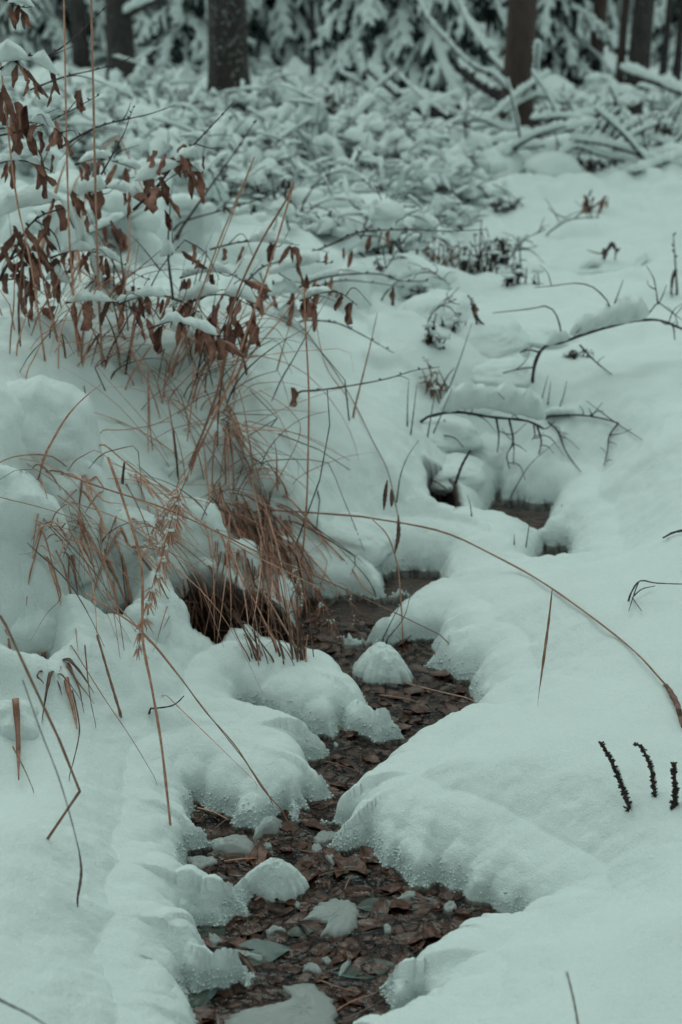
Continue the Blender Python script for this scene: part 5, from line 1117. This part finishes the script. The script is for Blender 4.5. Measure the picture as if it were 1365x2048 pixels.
# low bramble and brush under snow, between brook and forest
def bramble_meshes(seed, n=15):
    r = np.random.default_rng(seed); sb = MB(); wb = MB()
    for i in range(n):
        a = r.uniform(0, 6.28); L = r.uniform(.25, .75); h = r.uniform(.12, .6); o = r.normal(0, .22, 2); kk = r.uniform(.6, .95)
        P = np.array([(o[0] + math.cos(a) * L * u, o[1] + math.sin(a) * L * u, h * math.sin(math.pi * (u * kk + .02))) for u in np.linspace(0, 1, 9)]) + r.normal(0, .014, (9, 3))
        wb.add(*tube(P, np.linspace(.010, .004, 9), 4))
        for q in range(6):
            p = P[r.integers(1, 9)]; d = np.array([r.normal(), r.normal(), r.uniform(-.5, 1.2)]) * .16; wb.add(*tube([p, p + d * .6 + [0, 0, .01], p + d], [.005, .004, .002], 3))
            if r.random() < .4: sb.add(*snow_strip(np.array([p, p + d * .5 + [0, 0, .012], p + d]) + np.array([0, 0, .007]), .024, .026, seed * 7 + i * 5 + q, 6, .6, 6))
        for q in range(3):
            j = r.integers(1, 6); m = r.integers(3, 5); w_ = r.uniform(.035, .075)
            sb.add(*snow_strip(P[j:j + m] + np.array([0, 0, .004]), w_, w_ * r.uniform(.7, 1.1), seed * 13 + i * 3 + q, 8, .8, 9))
        if r.random() < .8: sb.add(*blob(P[r.integers(2, 7)] - np.array([0, 0, .03]), np.array([.10, .09, .065]) * r.uniform(.6, 1.6), seed + i, .5, 11, 7))
    out = []
    for mb, nm, mat in ((wb, 'stem', M['twig']), (sb, 'snow', M['snow'])):
        me = bpy.data.meshes.new(nm); me.from_pydata(np.concatenate(mb.V).tolist(), [], mb.F); me.materials.append(mat)
        me.polygons.foreach_set('use_smooth', np.ones(len(me.polygons), bool)); me.update(); out.append(me)
    return out
BR = [bramble_meshes(s) for s in (5, 6, 7, 8)]
BRX = [(290,225,.7,'bramble under snow at the foot of the curved trunk'), (190,250,.75,'snowed bramble left of the curved trunk'), (80,290,.7,'snowed bramble behind the left beech twigs'), (380,265,.65,'snowed bramble between curved and speckled trunks'), (530,245,.7,'snowed bramble right of the speckled trunk'), (440,300,.65,'snowed bramble below the speckled trunk'),
 (560,285,.6,'snowed bramble before the left end of the log'), (300,320,.6,'snowed bramble behind the bunch of beech leaves'), (640,330,.55,'snowed bramble on the centre hummocks'), (480,350,.5,'snowed bramble behind the straw tips'), (720,330,.5,'snowed bramble below the thin log'), (800,320,.5,'snowed bramble at the right end of the log'), (560,375,.45,'snowed bramble above the level dark twig'),
 (680,400,.45,'snowed bramble above the dark bramble stems'), (880,380,.4,'low snowed bramble left of the triangle stem'), (1140,240,.7,'snowed bramble behind the brush pile'), (1240,290,.5,'snowed bramble inside the right brush pile'), (1340,250,.7,'snowed bramble at the right edge of the pile'), (1000,210,.8,'snowed bramble left of the reddish trunk'), (870,200,.8,'snowed bramble behind the fallen log'),
 (700,190,.8,'snowed bramble behind the log under the snowy spruce'), (600,190,.8,'snowed bramble behind the slanting stake'), (320,170,.8,'snowed bramble at the far foot of the young spruce'), (120,190,.9,'snowed bramble at the far left'), (1200,200,.8,'snowed bramble under the far row of trunks'), (1320,205,.8,'snowed bramble below the thin black trunks'), (20,230,.8,'snowed bramble by the left edge'), (960,330,.4,'low snowed bramble at the front of the brush pile'), (400,400,.45,'snowed bramble left of the stout dark twig'), (780,480,.4,'small snowed bramble above the long beech twig'),
 (500,170,1.0,'snowed bramble behind the speckled trunk'), (800,150,1.0,'snowed bramble beneath the broad snowy spruce'), (1080,170,1.0,'snowed bramble right of the reddish trunk foot'), (430,140,1.1,'far snowed bramble left of the speckled trunk'), (1270,140,1.1,'far snowed bramble behind the thick dark trunk'), (230,120,1.1,'far snowed bramble behind the curved trunk'), (650,120,1.1,'far snowed bramble by the pole-thin trunk'), (960,130,1.1,'far snowed bramble behind the leaning boughs'),
 (250,300,.55,'snowed twig tangle behind the thin bud twig'), (340,360,.45,'snowed twig tangle right of the bunch of leaves'), (620,280,.5,'snowed twig tangle under the left end of the log'), (760,380,.4,'snowed twig tangle on the middle slope'), (520,320,.45,'snowed twig tangle right of the stout dark twig'), (840,430,.35,'snowed twig tangle left of the far dry weeds'), (400,330,.45,'snowed twig tangle behind the stout dark twig'), (700,290,.5,'snowed twig tangle below the tall dark weeds'), (1060,300,.4,'snowed twig tangle at the foot of the brush pile'), (180,320,.5,'snowed twig tangle behind the tall stalks'), (620,400,.35,'snowed twig tangle above the snow hump')]
for i, (px, py, s, lb) in enumerate(BRX):
    if py < 205: s *= .5
    elif py < 300: s *= .85
    else: s *= 1.15
    g = ground(px, py); t = thing('bramble', lb, 'bramble', g - np.array([0, 0, .06]), 'snowed-over brambles'); t.rotation_euler = (0, 0, rng.uniform(0, 6.28)); t.scale = (s, s, s * (rng.uniform(.45, .65) if py < 215 or px > 950 else rng.uniform(.75, 1.05)))
    for me in BR[i % 4]:
        o = bpy.data.objects.new(me.name.split('.')[0], me); COL.objects.link(o); o.parent = t; o['kind'] = 'stuff'
far_boughs(0, 'bough', M['needles']); far_boughs(1, 'snow', M['snow'])
